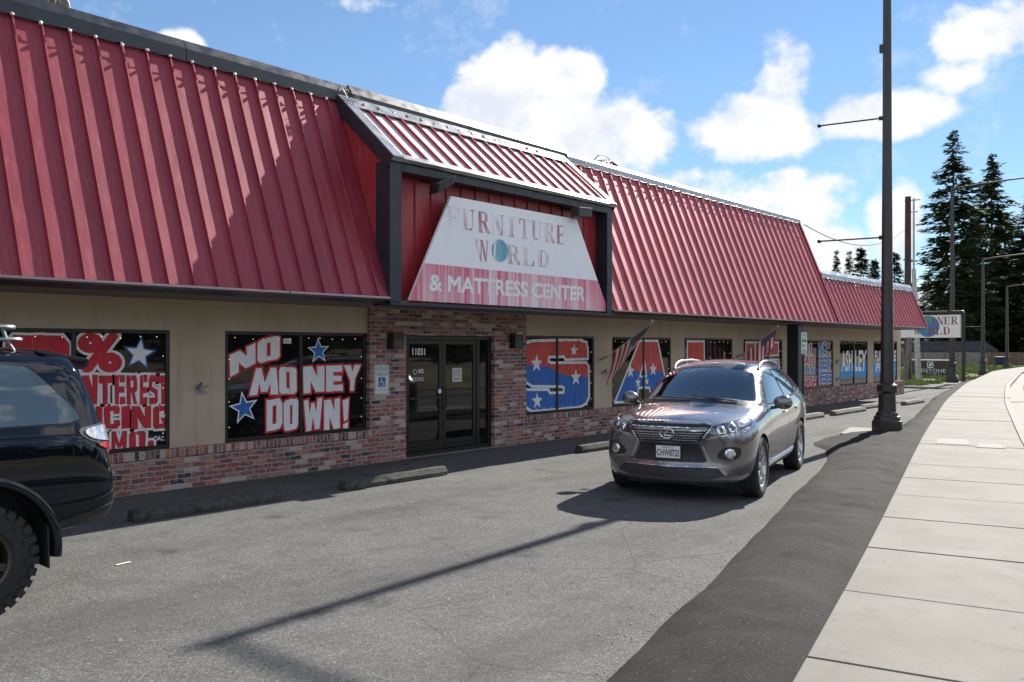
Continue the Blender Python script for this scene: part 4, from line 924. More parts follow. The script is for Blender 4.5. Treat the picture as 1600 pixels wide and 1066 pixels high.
flag(15.32, 1.59, .13, 'American flag on a slanted pole between the S and A windows', -1.0)
flag(21.75, 1.60, -.13, 'American flag on a slanted pole behind the grey car, between the L and E windows', .2)
# reserved parking sign on the brick
def roundrect(x0, x1, z0, z1, r, n=5):
    P = []
    for (cx, cz, a) in ((x1-r, z1-r, 0), (x0+r, z1-r, 90), (x0+r, z0+r, 180), (x1-r, z0+r, 270)):
        for k in range(n+1): t = R(a+90*k/n); P.append((cx+r*math.cos(t), cz+r*math.sin(t)))
    return P
M['green'] = mat('sign_green', (.03, .17, .09), .5); M['signw'] = mat('sign_white', (.68, .70, .68), .4, var=.05)
t = empty('parking_sign', (9.09, -.05, 1.35)); tag(t, 'white reserved parking sign with blue wheelchair symbol on the brick left of the door', 'sign')
x0, x1, z0, z1, y = 8.935, 9.245, 1.10, 1.59, -.056
m = MB(); m.prism(roundrect(x0, x1, z0, z1, .03), y, y+.005); owned(m, 'plate', M['signw'], t)
m = MB(); P = roundrect(x0+.014, x1-.014, z0+.014, z1-.014, .025); outline(m, P, .008, y-.0008)
text_on(m, 'RESERVED', [(x0+.03, z1-.04), (x1-.03, z1-.04), (x1-.03, z1-.105), (x0+.03, z1-.105)], y-.0012, .0); text_on(m, 'PARKING', [(x0+.045, z1-.125), (x1-.045, z1-.125), (x1-.045, z1-.19), (x0+.045, z1-.19)], y-.0012, .0)
text_on(m, 'STATE PERMIT REQUIRED', [(x0+.04, z0+.085), (x1-.04, z0+.085), (x1-.04, z0+.065), (x0+.04, z0+.065)], y-.0012, 0); 
owned(m, 'print', M['green'], t, fix=False)
bx0, bz0 = 9.015, 1.225
m = MB(); face(m, [(bx0, bz0), (bx0+.15, bz0), (bx0+.15, bz0+.16), (bx0, bz0+.16)], y-.0012); owned(m, 'symbol_panel', mat('access_blue', (.01, .10, .38), .45), t)
m = MB(); yy = y-.002
face(m, [(bx0+.064+.013*math.cos(k*.628), bz0+.138+.013*math.sin(k*.628)) for k in range(10)], yy)
outline(m, [(bx0+.064, bz0+.118), (bx0+.068, bz0+.075), (bx0+.10, bz0+.075), (bx0+.115, bz0+.03), (bx0+.13, bz0+.035)], .013, yy, closed=False)
outline(m, [(bx0+.066, bz0+.10), (bx0+.096, bz0+.10)], .010, yy, closed=False)
outline(m, [(bx0+.072+.043*math.cos(R(a)), bz0+.056+.043*math.sin(R(a))) for a in range(110, 375, 20)], .011, yy, closed=False)
owned(m, 'symbol', M['signw'], t, fix=False)
# second sign on its post by the pier
px_, py_ = 22.85, -1.38
t = empty('parking_sign', (px_, py_, 0)); tag(t, 'tall white and green notice on a thin dark post in front of the dark pier', 'sign')
m = MB(); m.box(-.022, .022, -.02, .02, 0, 2.3); m.build('post', M['bronze'], t)
m = MB(); m.prism(roundrect(-.20, .20, 1.68, 2.28, .03), -.028, -.022); m.build('plate', M['signw'], t)
m = MB(); face(m, [(-.15, 2.0), (.15, 2.0), (.15, 2.09), (-.15, 2.09)], -.0295); outline(m, roundrect(-.185, .185, 1.695, 2.265, .025), .010, -.0295)
for k in range(3): face(m, [(-.15, 2.13+k*.045), (.15, 2.13+k*.045), (.15, 2.15+k*.045), (-.15, 2.15+k*.045)], -.0295)
for k in range(4): face(m, [(-.14, 1.72+k*.03), (.14-.02*k, 1.72+k*.03), (.14-.02*k, 1.735+k*.03), (-.14, 1.735+k*.03)], -.0295)
face(m, [(-.13, 1.87), (.02, 1.87), (.02, 1.93), (-.05, 1.93), (-.06, 1.965), (-.13, 1.965)], -.0295); outline(m, [(.02, 1.9), (.10, 1.97), (.13, 1.90)], .014, -.0295, closed=False)
m.build('print', M['green'], t, fix=False)
# wheel stops
M['stopdark'] = mat('mossy_shaded_stop_concrete', (.055, .055, .048), .95, vs=14, var=.55, bs=.5)  # shade along the store front painted in, on top of the moss
def stop(x0, x1, y, rz, lab):
    t = MB(); L = x1-x0; w, h = .11, .135
    prof = [(-w, 0), (w, 0), (w, h*.45), (w*.62, h), (-w*.62, h), (-w, h*.45)]
    n = 14; vs = []; random.seed(int(x0*10))
    for i in range(n+1):
        u = i/n; k = .86 if i in (0, n) else 1
        for (a, b_) in prof: vs.append(((u-.5)*L, a*k+random.uniform(-.004, .004), b_*(.93 if i in (0, n) else 1)+(random.uniform(-.004, .004) if b_ else 0)))
    t.add(vs, [(i*6+k, i*6+(k+1) % 6, (i+1)*6+(k+1) % 6, (i+1)*6+k) for i in range(n) for k in range(6)] + [tuple(range(6)), tuple(n*6+k for k in range(6))])
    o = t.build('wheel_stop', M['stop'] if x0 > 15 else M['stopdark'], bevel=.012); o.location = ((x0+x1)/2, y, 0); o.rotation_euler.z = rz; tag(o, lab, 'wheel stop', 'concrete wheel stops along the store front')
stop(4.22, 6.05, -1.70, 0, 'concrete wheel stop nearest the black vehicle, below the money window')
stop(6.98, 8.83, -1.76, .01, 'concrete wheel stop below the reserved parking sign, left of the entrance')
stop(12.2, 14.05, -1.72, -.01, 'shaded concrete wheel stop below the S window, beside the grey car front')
stop(20.75, 22.72, -1.93, 0, 'sunlit concrete wheel stop right behind the grey car')
stop(23.35, 25.7, -2.0, 0, 'sunlit concrete wheel stop between the grey car and the near street light')
stop(26.3, 28.2, -1.75, 0, 'concrete wheel stop partly hidden behind the near street light post')
stop(28.95, 30.9, -2.15, 0, 'far concrete wheel stop right of the near street light')

# ------------------------------------------------------------------ street lights
M['pole'] = mat('dark_brown_pole_paint', (.030, .026, .023), .38, .2, vs=4, var=.25, spec=.6)
def octlathe(mb, prof, n=8, rot=R(22.5)):
    vs = []
    for r, h in prof:
        for k in range(n): vs.append((r*math.cos(rot+2*math.pi*k/n), r*math.sin(rot+2*math.pi*k/n), h))
    mb.add(vs, [(i*n+k, i*n+(k+1) % n, (i+1)*n+(k+1) % n, (i+1)*n+k) for i in range(len(prof)-1) for k in range(n)] + [tuple(range(n-1, -1, -1)), tuple((len(prof)-1)*n+k for k in range(n))])
def lamp(x, y, z, h, rz, lab, big=True, banner=(4.1, 6.62)):
    t = empty('street_light', (x, y, z), rz); tag(t, lab, 'street light', 'street lights along the sidewalk')
    m = MB(); octlathe(m, [(.315, 0), (.315, .23), (.28, .25), (.27, .33), (.235, .345), (.23, .40), (.19, .43), (.175, .80), (.19, .83), (.215, .85), (.215, .98), (.185, 1.0), (.15, 1.03)]); m.build('base', M['pole'], t, bevel=.012)
    m = MB(); octlathe(m, [(.145, .9), (.118, 3.2), (.098, 6.0), (.075, h)]); m.build('shaft', M['pole'], t)
    m = MB(); m.tube([(0, 0, h-.12), (0, -.6, h-.03), (0, -2.4, h+.13), (0, -4.3, h+.22)], [.05, .05, .042, .035], 8); a = m.build('mast_arm', M['pole'], t, smooth=True)
    m = MB(); m.hexa([(-.10, -4.9, h+.14), (.10, -4.9, h+.14), (.13, -4.25, h+.14), (-.13, -4.25, h+.14), (-.08, -4.88, h+.22), (.08, -4.88, h+.22), (.10, -4.25, h+.30), (-.10, -4.25, h+.30)]); m.build('luminaire', M['pole'], a, bevel=.02)
    m = MB(); m.box(-.05, .05, .06, .15, 8.0, 8.17); (m.build('sensor_box', M['pole'], t, bevel=.01) if h > 9 else None)
    for i, bz_ in enumerate(banner):
        m = MB(); m.tube([(0, .07, bz_), (0, 1.34, bz_-.01)], .017, 8); m.tube([(0, .06, bz_), (0, .16, bz_)], .045, 10); m.lathe([(.005, -.045), (.04, -.025), (.048, 0), (.04, .025), (.005, .045)], (0, 1.36, bz_-.01), 'z', 12); m.build('banner_arm', M['pole'], t, smooth=50)
    return t
lamp(18.8, -4.87, .09, 11.4, R(13), 'tall dark street light with stepped base nearest the camera, beside the grey car')
lamp(46.6, .85, .09, 9.75, R(12), 'second street light standing behind the recliner sign', banner=())
lamp(62.5, 2.99, .0, 7.7, R(9), 'third street light along the sidewalk, against the dark trees', banner=(3.2,))
lamp(86.1, 6.3, .0, 7.3, R(0), 'farthest street light along the sidewalk near the right edge', banner=())
m = MB(); m.box(-.78, .78, -.55, .80, -.1, .092); o = m.build('pole_footing', M['curb'], bevel=.015); o.location = (18.75, -4.85, 0); o.rotation_euler.z = R(13); tag(o, 'pale square concrete footing under the nearest street light', 'footing')
# ------------------------------------------------------------------ utility pole, conduit, overhead cable
M['brownpole'] = mat('brown_pole_timber', (.060, .028, .022), .8, vs=3, var=.35, bs=.5)
m = MB(); m.tube([(0, 0, 0), (0, 0, 5), (0.03, 0, 9.9)], [.19, .17, .15], 14); o = m.build('utility_pole', M['brownpole'], smooth=40); o.location = (48.4, 3.47, 0); tag(o, 'thick reddish brown timber pole beyond the far end of the store', 'pole')
t = empty('conduit_mast', (50.4, 3.75, 0)); tag(t, 'thin grey steel mast with small cross pieces beside the brown pole', 'mast')
m = MB(); m.tube([(0, -.25, 0), (0, 0, 6.2)], [.17, .11], 12); m.build('lower_tube', M['galv'], t, smooth=True)
m = MB(); m.tube([(0, 0, 6.2), (0, 0, 10.1)], .055, 10); m.build('upper_tube', M['galv'], t, smooth=True)
m = MB()
for zz, w in ((10.0, .34), (9.35, .22), (6.6, .18)): m.box(-.02, .02, -w, w*1.4, zz-.03, zz+.03)
m.build('cross_piece', M['galv'], t)
m = MB(); pts = []
for k in range(25):
    u = k/24; pts.append((25.2+(48.4-25.2)*u, -.45+(3.47+.45)*u, 5.55+(8.3-5.55)*u-3.2*u*(1-u)))
m.tube(pts, .016, 6); tag(m.build('overhead_cable', M['black']), 'sagging black cable from the end of the tall roof to the brown pole', 'cable')
# ------------------------------------------------------------------ the recliner sign
t = empty('recliner_sign', (46, 1.7, 0)); tag(t, 'white recliner sign with blue and green globe on posts beyond the store', 'sign')
ys0, ys1 = -1.36, 1.55
m = MB(); m.box(0, .22, ys0, ys1, 2.33, 3.46); m.build('panel', M['signw'], t, bevel=.01)
m = MB(); m.box(-.08, .30, ys0-.15, ys1+.1, 3.50, 3.66); m.build('top_cap', M['bronze'], t, bevel=.05)
for yy, r, mt in ((ys0-.12, .085, M['bronze']), (1.0, .14, M['wood'])):
    m = MB(); m.tube([(.12, yy+(.25 if yy > 0 else 0), 0), (.12, yy, 2.36 if yy > 0 else 3.5)], r, 10); m.build('post', mt, t, smooth=True)
def globem():
    b = NB('sign_globe'); n = b.noise(2.6, 4, .55); b.set(base=b.mix(b.ramp(n, (.50, 0), (.53, 1)), (.02, .16, .42), (.03, .28, .20)), rough=.45); return b.m
def yzpoly(mb, poly, x): mb.add([(x, -a, b_) for a, b_ in poly], [tuple(range(len(poly)))])
m = MB(); m.mi = 0
gc = (-.1, 2.90); yzpoly(m, [(gc[0]+.53*math.cos(k*.2094), gc[1]+.53*math.sin(k*.2094)) for k in range(30)], -.004); m.build('globe', globem(), t, fix=False)
tmp = MB(); serif_word(tmp, 'RECLINER', [(-1.30, 3.36), (1.26, 3.36), (1.26, 2.98), (-1.30, 2.98)], -.010, cell=.92); serif_word(tmp, 'WORLD', [(-.80, 2.86), (.92, 2.86), (.92, 2.48), (-.80, 2.48)], -.010, cell=.92)
m = MB(); m.add([(v[1]-.0, -v[0], v[2]) for v in tmp.v], tmp.f); m.build('lettering', mat('sign_maroon', (.26, .03, .06), .5), t, fix=False)
# monument sign on the grass
t = empty('monument_sign', (57.0, 4.6, 0), R(-20)); tag(t, 'low dark brown monument sign with white leaf logo on the grass beyond the store', 'sign')
m = MB(); m.box(-.12, .12, -1.3, 1.3, 0, 1.02); m.build('panel', mat('dark_brown_panel', (.045, .032, .026), .6), t)
m = MB(); m.box(-.17, .17, -1.38, 1.38, 1.02, 1.09); m.build('cap', M['paper'], t)
tmp = MB(); text_on(tmp, 'ADSTONE', [(-.98, .52), (1.0, .52), (1.0, .30), (-.98, .30)], -.125, .01); text_on(tmp, 'STATE AVE', [(-.10, .18), (.75, .18), (.75, .08), (-.10, .08)], -.125, .01); text_on(tmp, 'APARTMENTS', [(-.35, .27), (.55, .27), (.55, .22), (-.35, .22)], -.125, .0)
for P in (roundrect(-.22, .16, .60, .94, .07),): outline(tmp, P, .05, -.125)
face(tmp, [(-.14, .66), (.0, .68), (.08, .76), (.09, .88), (-.04, .86), (-.12, .78)], -.125)
m = MB(); m.add([(v[1], -v[0], v[2]) for v in tmp.v], tmp.f); m.build('lettering', M['signw'], t, fix=False)
# ------------------------------------------------------------------ fence, houses, small far things
M['fence'] = mat('weathered_fence_board', (.22, .205, .18), .9, vs=5, var=.4); M['fence2'] = mat('brown_fence_board', (.16, .11, .075), .9, vs=5, var=.35)
def fence(P, h, name, lab, mt, mp):
    t = empty(name, (P[0][0], P[0][1], 0)); tag(t, lab, 'fence')
    for (a, b_) in zip(P, P[1:]):
        d = Vector((b_[0]-a[0], b_[1]-a[1])); L = d.length; d.normalize(); n = int(L/2.4)+1
        for k in range(n):
            s0, s1 = k*L/n, (k+1)*L/n; m = MB(); q = s0+.06
            while q < s1-.07:
                z1 = h+random.uniform(-.02, .02); w = .135
                p0 = Vector(a)+d*q; p1 = Vector(a)+d*min(q+w, s1-.06); nn = Vector((-d.y, d.x))*.012
                m.hexa([(p0.x-nn.x, p0.y-nn.y, .03), (p1.x-nn.x, p1.y-nn.y, .03), (p1.x+nn.x, p1.y+nn.y, .03), (p0.x+nn.x, p0.y+nn.y, .03), (p0.x-nn.x, p0.y-nn.y, z1), (p1.x-nn.x, p1.y-nn.y, z1), (p1.x+nn.x, p1.y+nn.y, z1), (p0.x+nn.x, p0.y+nn.y, z1)])
                q += w+.008
            owned(m, 'board_panel', mt, t)
            m = MB(); p = Vector(a)+d*s0; m.box(p.x-.06, p.x+.06, p.y-.06, p.y+.06, 0, h+.06); owned(m, 'post', mp, t)
random.seed(9)
fence([(84, 20.5), (90.7, 12.6), (93.6, 9.6)], 1.33, 'wooden_fence', 'weathered grey board fence behind the monument sign', M['fence'], M['fence2'])
fence([(94.6, 9.6), (97, 6.8), (101, 3)], 1.33, 'wooden_fence', 'brownish board fence at the right, past the grey fence', M['fence2'], M['fence2'])
M['roofg'] = mat('grey_shingle', (.06, .06, .06), .95, vs=9, var=.3, spec=.1); M['siding'] = mat('grey_blue_siding', (.23, .25, .28), .8); M['siding2'] = mat('tan_siding', (.28, .24, .19), .8)
def house(x, y, rz, w, d, hw, hr, lab, mt):
    t = empty('house', (x, y, 0), rz); tag(t, lab, 'house')
    m = MB(); m.box(-w/2, w/2, -d/2, d/2, 0, hw); m.build('wall', mt, t)
    m = MB(); m.prismx([(-d/2-.5, hw-.1), (0, hw+hr), (d/2+.5, hw-.1), (d/2+.5, hw-.28), (0, hw+hr-.2), (-d/2-.5, hw-.28)], -w/2-.4, w/2+.4); m.build('roof', M['roofg'], t)
    m = MB(); m.prismx([(-d/2, hw), (d/2, hw), (0, hw+hr-.2)], -w/2, w/2); m.build('gable', mt, t)
    for s_ in (-1, 1):
        m = MB(); m.box(-w/2-.04, -w/2-.005, s_*d*.25-.5, s_*d*.25+.5, hw*.35, hw*.8); f = m.build('window', M['white'], t)
        m = MB(); m.box(-w/2-.05, -w/2-.041, s_*d*.25-.42, s_*d*.25+.42, hw*.38, hw*.77); m.build('pane', M['glass'], f)
        m = MB(); m.box(s_*w*.25-.6, s_*w*.25+.6, -d/2-.04, -d/2-.005, hw*.35, hw*.8); f = m.build('window', M['white'], t)
        m = MB(); m.box(s_*w*.25-.5, s_*w*.25+.5, -d/2-.05, -d/2-.041, hw*.38, hw*.77); m.build('pane', M['glass'], f)
house(112, 18.5, R(-60), 9, 8, 1.55, 1.0, 'low house with a wide grey shingle roof behind the fence', M['siding2'])
house(104, 27.5, R(-40), 8, 8, 2.35, 1.2, 'grey blue sided house behind the left part of the fence', M['siding'])
# street name sign, blue bin
t = empty('street_name_sign', (99.5, 6.6, 0), R(-55)); tag(t, 'green street name sign on a thin post at the far right edge', 'sign')
m = MB(); m.tube([(0, 0, 0), (0, 0, 2.1)], .03, 8); m.build('post', M['galv'], t)
m = MB(); m.box(-.62, .62, -.015, .015, 1.75, 2.02); m.build('blade', M['green'], t)
t = empty('waste_bin', (93.0, 8.3, 0), R(20)); tag(t, 'dark blue wheeled bin in front of the fence near the far street light', 'bin')
m = MB(); m.hexa([(-.32, -.32, .08), (.32, -.32, .08), (.32, .32, .08), (-.32, .32, .08), (-.40, -.40, .85), (.40, -.40, .85), (.40, .40, .85), (-.40, .40, .85)]); m.build('body', mat('bin_blue', (.012, .02, .06), .5), t, bevel=.03)
m = MB(); m.box(-.42, .42, -.42, .42, .85, .93); m.build('lid', mat('bin_lid_blue', (.015, .025, .07), .45), t, bevel=.02)
for s_ in (-1, 1): m = MB(); m.lathe([(.10, -.04), (.10, .04)], (s_*.3, .30, .10), 'x', 12); m.build('wheel', M['black'], t)
# pale rubbish heap at the end of the store
random.seed(4); m = MB()
for k in range(9):
    c = Vector((39.5+random.uniform(-.8, .8), 2.0+random.uniform(-.7, .7), random.uniform(.05, .22))); r = random.uniform(.2, .45); vs = []
    bm = bmesh.new(); bmesh.ops.create_icosphere(bm, subdivisions=2, radius=r); m.mi = random.choice((0, 0, 1))
    m.add([(c.x+v.co.x*(1+.5*mnoise.noise(v.co*5+c)), c.y+v.co.y*(1+.5*mnoise.noise(v.co*6+c)), max(.01, c.z+v.co.z*.75)) for v in bm.verts], [[v.index for v in f.verts] for f in bm.faces]); bm.free()
tag(m.build('rubbish_pile', [mat('pale_plastic', (.5, .46, .44), .6), mat('pink_fabric', (.42, .25, .24), .8)], smooth=40), 'pale heap of bags and cloth just past the far corner of the store', 'rubbish')

# ------------------------------------------------------------------ cars
def paint(name, base, metal, rough=.35, flake=.0):
    b = NB(name); n = b.noise(900, 1); c = b.mix(b.math('MULTIPLY', n, flake), base, tuple(min(1, x*2.2) for x in base))
    b.set(base=c, metal=metal, rough=rough, coat=1.0, coatr=.02, spec=.5 if metal else .0); d = b.noise(2.2, 3)
    b.set(coatr=b.ramp(d, (.3, .015), (.7, .05))); return b.m
M['greypaint'] = paint('grey_metallic_paint', (.150, .148, .158), .7, .24, .4)
M['blackpaint'] = paint('black_paint', (.004, .0055, .010), .0, .3)
M['carglass'] = mat('car_glass', (.055, .082, .098), .015, spec=.75, var=.25, vs=1.5, coat=.5, coatr=.01)
M['trim'] = mat('black_trim', (.010, .010, .011), .32, var=.2); M['plastic'] = mat('grained_black_plastic', (.016, .016, .017), .55, bs=.3, bscale=400)
M['tyre'] = mat('tyre_rubber', (.018, .018, .0185), .75, var=.3, vs=12); M['rimsilver'] = mat('silver_alloy', (.52, .52, .53), .25, .9, var=.08); M['rimbronze'] = mat('dark_bronze_alloy', (.085, .070, .058), .35, .8)
M['gap'] = mat('panel_gap', (.004, .004, .004), .8); M['lampdark'] = mat('lamp_housing', (.10, .10, .11), .12, .6, coat=1); M['lampclear'] = mat('clear_lamp', (.55, .56, .58), .06, .65, coat=1, var=.3, vs=25)
M['amber'] = mat('amber_lens', (.50, .20, .06), .12, coat=1); M['redlens'] = mat('red_lens', (.30, .008, .010), .10, coat=1)
def car_shell(name, ST, mats, parent, bend_f, bend_r, arches, sub=2):
    n = len(ST[0][1]); vs = []; fs = []; full = []
    xmax = ST[0][0]; xmin = ST[-1][0]
    for x, pts in ST:
        ring = []
        half = []
        for p in pts:
            y, z = p[0], p[1]; dx = p[2] if len(p) > 2 else 0
            xx = x+dx
            wf = max(0, min(1, (x-(xmax-.95))/.95)); wr = max(0, min(1, ((xmin+.8)-x)/.8))
            xx -= bend_f*(abs(y)/.93)**2.6*wf*wf*(3-2*wf); xx += bend_r*(abs(y)/.93)**2.6*wr*wr*(3-2*wr)
            half.append((xx, y, z))
        ring = half + [(a, -b, c) for a, b, c in half[-2:0:-1]]
        full.append(ring)
    k = len(full[0])
    for r in full: vs += r
    for i in range(len(full)-1):
        for j in range(k): fs.append((i*k+j, i*k+(j+1) % k, (i+1)*k+(j+1) % k, (i+1)*k+j))
    fs.append(tuple(range(k-1, -1, -1))); fs.append(tuple((len(full)-1)*k+j for j in range(k)))
    m = MB(); m.add(vs, fs); o = m.build(name, mats, None)
    s = o.modifiers.new('s', 'SUBSURF'); s.levels = s.render_levels = sub
    cut = MB(); cut.mi = 1
    for (ax, az, r) in arches:
        for sy in (1, -1):
            vs2 = []; nn = 40
            for yy in (.56*sy, 1.25*sy):
                for q in range(nn): t = 2*math.pi*q/nn; vs2.append((ax+r*math.cos(t), yy, az+r*math.sin(t)))
            cut.add(vs2, [(q, (q+1) % nn, nn+(q+1) % nn, nn+q) for q in range(nn)] + [tuple(range(nn-1, -1, -1)), tuple(nn+q for q in range(nn))])
    co = cut.build('cut', mats)
    b = o.modifiers.new('b', 'BOOLEAN'); b.operation = 'DIFFERENCE'; b.object = co; b.solver = 'EXACT'
    bpy.context.view_layer.update(); dg = bpy.context.evaluated_depsgraph_get()
    me = bpy.data.meshes.new_from_object(o.evaluated_get(dg)); me.name = name
    bpy.data.objects.remove(co); bpy.data.objects.remove(o)
    me.polygons.foreach_set('use_smooth', [True]*len(me.polygons)); me.set_sharp_from_angle(angle=R(38))
    o = bpy.data.objects.new(name, me); COL.objects.link(o); o.parent = parent
    bm = bmesh.new(); bm.from_mesh(me); bm.faces.ensure_lookup_table()
    for f in [f for f in bm.faces if f.material_index == 1]: bm.faces.remove(f)
    bv = BVHTree.FromBMesh(bm); bm.free()
    return o, bv
def ray_front(u, z, sy, ang=0):       # looking at the nose, turned outward by ang
    c, s = math.cos(R(ang)), math.sin(R(ang)); d = Vector((-c, -s*sy, 0)); e = Vector((-s, c*sy, 0)); return e*u + Vector((0, 0, z)) - d*6, d
def ray_rear(u, z, sy, ang=0):
    c, s = math.cos(R(ang)), math.sin(R(ang)); d = Vector((c, -s*sy, 0)); e = Vector((s, c*sy, 0)); return e*u + Vector((0, 0, z)) - d*8, d
def ray_side(x, z, sy, ang=0): return Vector((x, 4*sy, z)), Vector((0, -sy, 0))
def ray_top(x, y, sy, ang=0): return Vector((x, y*sy, 5)), Vector((0, 0, -1))
def catmull(P, n=6, closed=True):
    o = []; L = len(P)
    for i in range(L if closed else L-1):
        p0, p1, p2, p3 = [Vector(P[(i+k) % L] if closed else P[max(0, min(L-1, i+k))]) for k in (-1, 0, 1, 2)]
        for k in range(n):
            t = k/n; o.append(.5*((2*p1)+(-p0+p2)*t+(2*p0-5*p1+4*p2-p3)*t*t+(-p0+3*p1-3*p2+p3)*t**3))
    if not closed: o.append(Vector(P[-1]))
    return [tuple(v) for v in o]
def drape(bv, poly, ray, off, name, mt, parent, sy=1, ang=0, g=.05, thick=.012, smooth=True, dome=0):
    bm = bmesh.new(); vs = [bm.verts.new((p[0], 0, p[1])) for p in poly]; bm.faces.new(vs)
    us = [p[0] for p in poly]; zs = [p[1] for p in poly]
    for lo, hi, no in ((min(us), max(us), (1, 0, 0)), (min(zs), max(zs), (0, 0, 1))):
        q = lo+g*.5
        while q < hi:
            bmesh.ops.bisect_plane(bm, geom=bm.verts[:]+bm.edges[:]+bm.faces[:], plane_co=(q*no[0], 0, q*no[2]), plane_no=no); q += g
    bm.verts.index_update(); P = []; Nn = []; ok = {}
    last = None
    for v in bm.verts:
        o, d = ray(v.co.x, v.co.z, sy, ang); h = bv.ray_cast(o, d)
        if h[0] is None:
            h = bv.find_nearest(o-d*(-6)); 
        nrm = h[1] if h[1].dot(d) < 0 else -h[1]
        P.append(h[0]); Nn.append(nrm)
    edge = {v.index for v in bm.verts if any(len(e.link_faces) == 1 for e in v.link_edges)}
    V = [P[i]+Nn[i]*(off+(dome if i not in edge else 0)) for i in range(len(P))]; F = [[v.index for v in f.verts] for f in bm.faces]
    b = len(V); V += [P[i]+Nn[i]*(off-thick) for i in range(len(P))]
    for e in bm.edges:
        if len(e.link_faces) == 1: i, j = e.verts[0].index, e.verts[1].index; F.append((i, j, b+j, b+i))
    bm.free(); m = MB(); m.add(V, F); return m.build(name, mt, parent, smooth=30 if smooth else False)
def drape_path(bv, pts, w, ray, h, name, mt, parent, sy=1, ang=0, closed=False, seg=.03, base=-.004, mb=None):
    P = [Vector(p) for p in pts]; 
    if closed: P.append(P[0])
    Q = []
    for a, b in zip(P, P[1:]):
        n = max(1, int((b-a).length/seg)); Q += [a+(b-a)*k/n for k in range(n)]
    if not closed: Q.append(P[-1])
    L = len(Q); V = []; F = []
    for i, q in enumerate(Q):
        t = (Q[(i+1) % L if closed else min(i+1, L-1)]-Q[i-1 if closed or i else 0]); t = t.normalized() if t.length else Vector((1, 0)); nn = Vector((-t.y, t.x))*w/2
        for c in (q+nn, q+nn*.55, q-nn*.55, q-nn):
            o, d = ray(c.x, c.y, sy, ang); hh = bv.ray_cast(o, d)
            if hh[0] is None: hh = bv.find_nearest(o+d*6)
            nrm = hh[1] if hh[1].dot(d) < 0 else -hh[1]
            V.append(hh[0]+nrm*(h if len(V) % 4 in (1, 2) else base))
    for i in range(L if closed else L-1):
        j = (i+1) % L
        for k in range(3): F.append((i*4+k, i*4+k+1, j*4+k+1, j*4+k))
    if mb is not None: mb.add(V, F); return None
    m = MB(); m.add(V, F); return m.build(name, mt, parent, smooth=60)
def wheel(parent, x, y, z, r, w, sy, rim_mat, rim_r, style, name='wheel'):
    rt = empty(name, (x, y, z), 0, parent)
    # tyre
    m = MB(); h = w/2; pr = [(rim_r, -h*.80), (rim_r+.02, -h*.95), (r-.06, -h), (r-.022, -h*.93), (r, -h*.78), (r, -h*.30), (r-.008, -h*.28), (r-.008, -h*.22), (r, -h*.20), (r, h*.20), (r-.008, h*.22), (r-.008, h*.28), (r, h*.30), (r, h*.78), (r-.022, h*.93), (r-.06, h), (rim_r+.02, h*.95), (rim_r, h*.80)]
    m.lathe(pr, (0, 0, 0), 'y', 48, close=True)
    if style == 'knobby':
        n = 30
        for k in range(n):
            t = 2*math.pi*k/n
            for s_ in (-1, 1):
                t2 = t+(.1 if s_ > 0 else 0); a = Vector((math.cos(t2), 0, math.sin(t2))); b_ = Vector((-math.sin(t2), 0, math.cos(t2))); yv = Vector((0, 1, 0))
                for (y0, y1, r0, r1, hw) in ((.52, 1.0, r-.03, r+.012, .026), (.94, 1.06, r-.075 if k % 2 else r-.045, r+.004, .024), (.05, .42, r-.02, r+.010, .028)):
                    q = [a*rr+b_*bb+yv*(yy*h*s_) for rr in (r0, r1) for (bb, yy) in ((-hw, y0), (hw, y0), (hw, y1), (-hw, y1))]; m.hexa([tuple(p) for p in q])
    t = m.build('tyre', M['tyre'], rt, smooth=35)
    m = MB(); o = sy*h*.72; 
    pr = [(rim_r+.003, -h*.78*sy), (rim_r+.012, o*1.16), (rim_r+.002, o*1.20), (rim_r-.018, o*1.10), (rim_r-.03, o*.5), (rim_r-.04, -h*.5*sy)]
    m.lathe(pr, (0, 0, 0), 'y', 48, close=True)
    m.lathe([(.002, o*.92), (.035, o*.92), (.05, o*.86), (.075, o*.70), (.085, o*.2), (.002, o*.2)], (0, 0, 0), 'y', 24)
    ns = 5 if style == 'road' else 6
    for k in range(ns):
        t0 = 2*math.pi*k/ns + .3
        def pt(rad, tt, yy): return (rad*math.cos(t0+tt), yy, rad*math.sin(t0+tt))
        for sg in ((-1, 1) if style == 'road' else (0,)):
            a1 = .10*sg; a2 = .27*sg; wi = .20 if style == 'road' else .55; wo = .075 if style == 'road' else .20
            if style != 'road': a1 = a2 = 0
            q = []
            for (rad, aa, ww, yt, yb) in ((.055, a1, wi*1.3, o*.86, o*.30), (rim_r-.02, a2, wo, o*1.08, o*.40)):
                q.append((pt(rad, aa-ww*.9, yb), pt(rad, aa+ww*.9, yb), pt(rad, aa+ww*.7, yt), pt(rad, aa-ww*.7, yt)))
            m.add(q[0]+q[1], [(0, 1, 5, 4), (1, 2, 6, 5), (2, 3, 7, 6), (3, 0, 4, 7), (0, 3, 2, 1), (4, 5, 6, 7)])
    m.build('rim', rim_mat, rt, smooth=35, bevel=.004, seg=1)
    m = MB(); m.lathe([(.002, -h*.2*sy), (rim_r-.045, -h*.2*sy), (rim_r-.045, -h*.14*sy), (.002, -h*.14*sy)], (0, 0, 0), 'y', 32); m.lathe([(.04, -.01*sy), (.165, -.01*sy), (.165, .012*sy), (.04, .012*sy)], (0, 0, 0), 'y', 32, close=True); m.build('brake_disc', M['lampdark'], rt)
    return rt
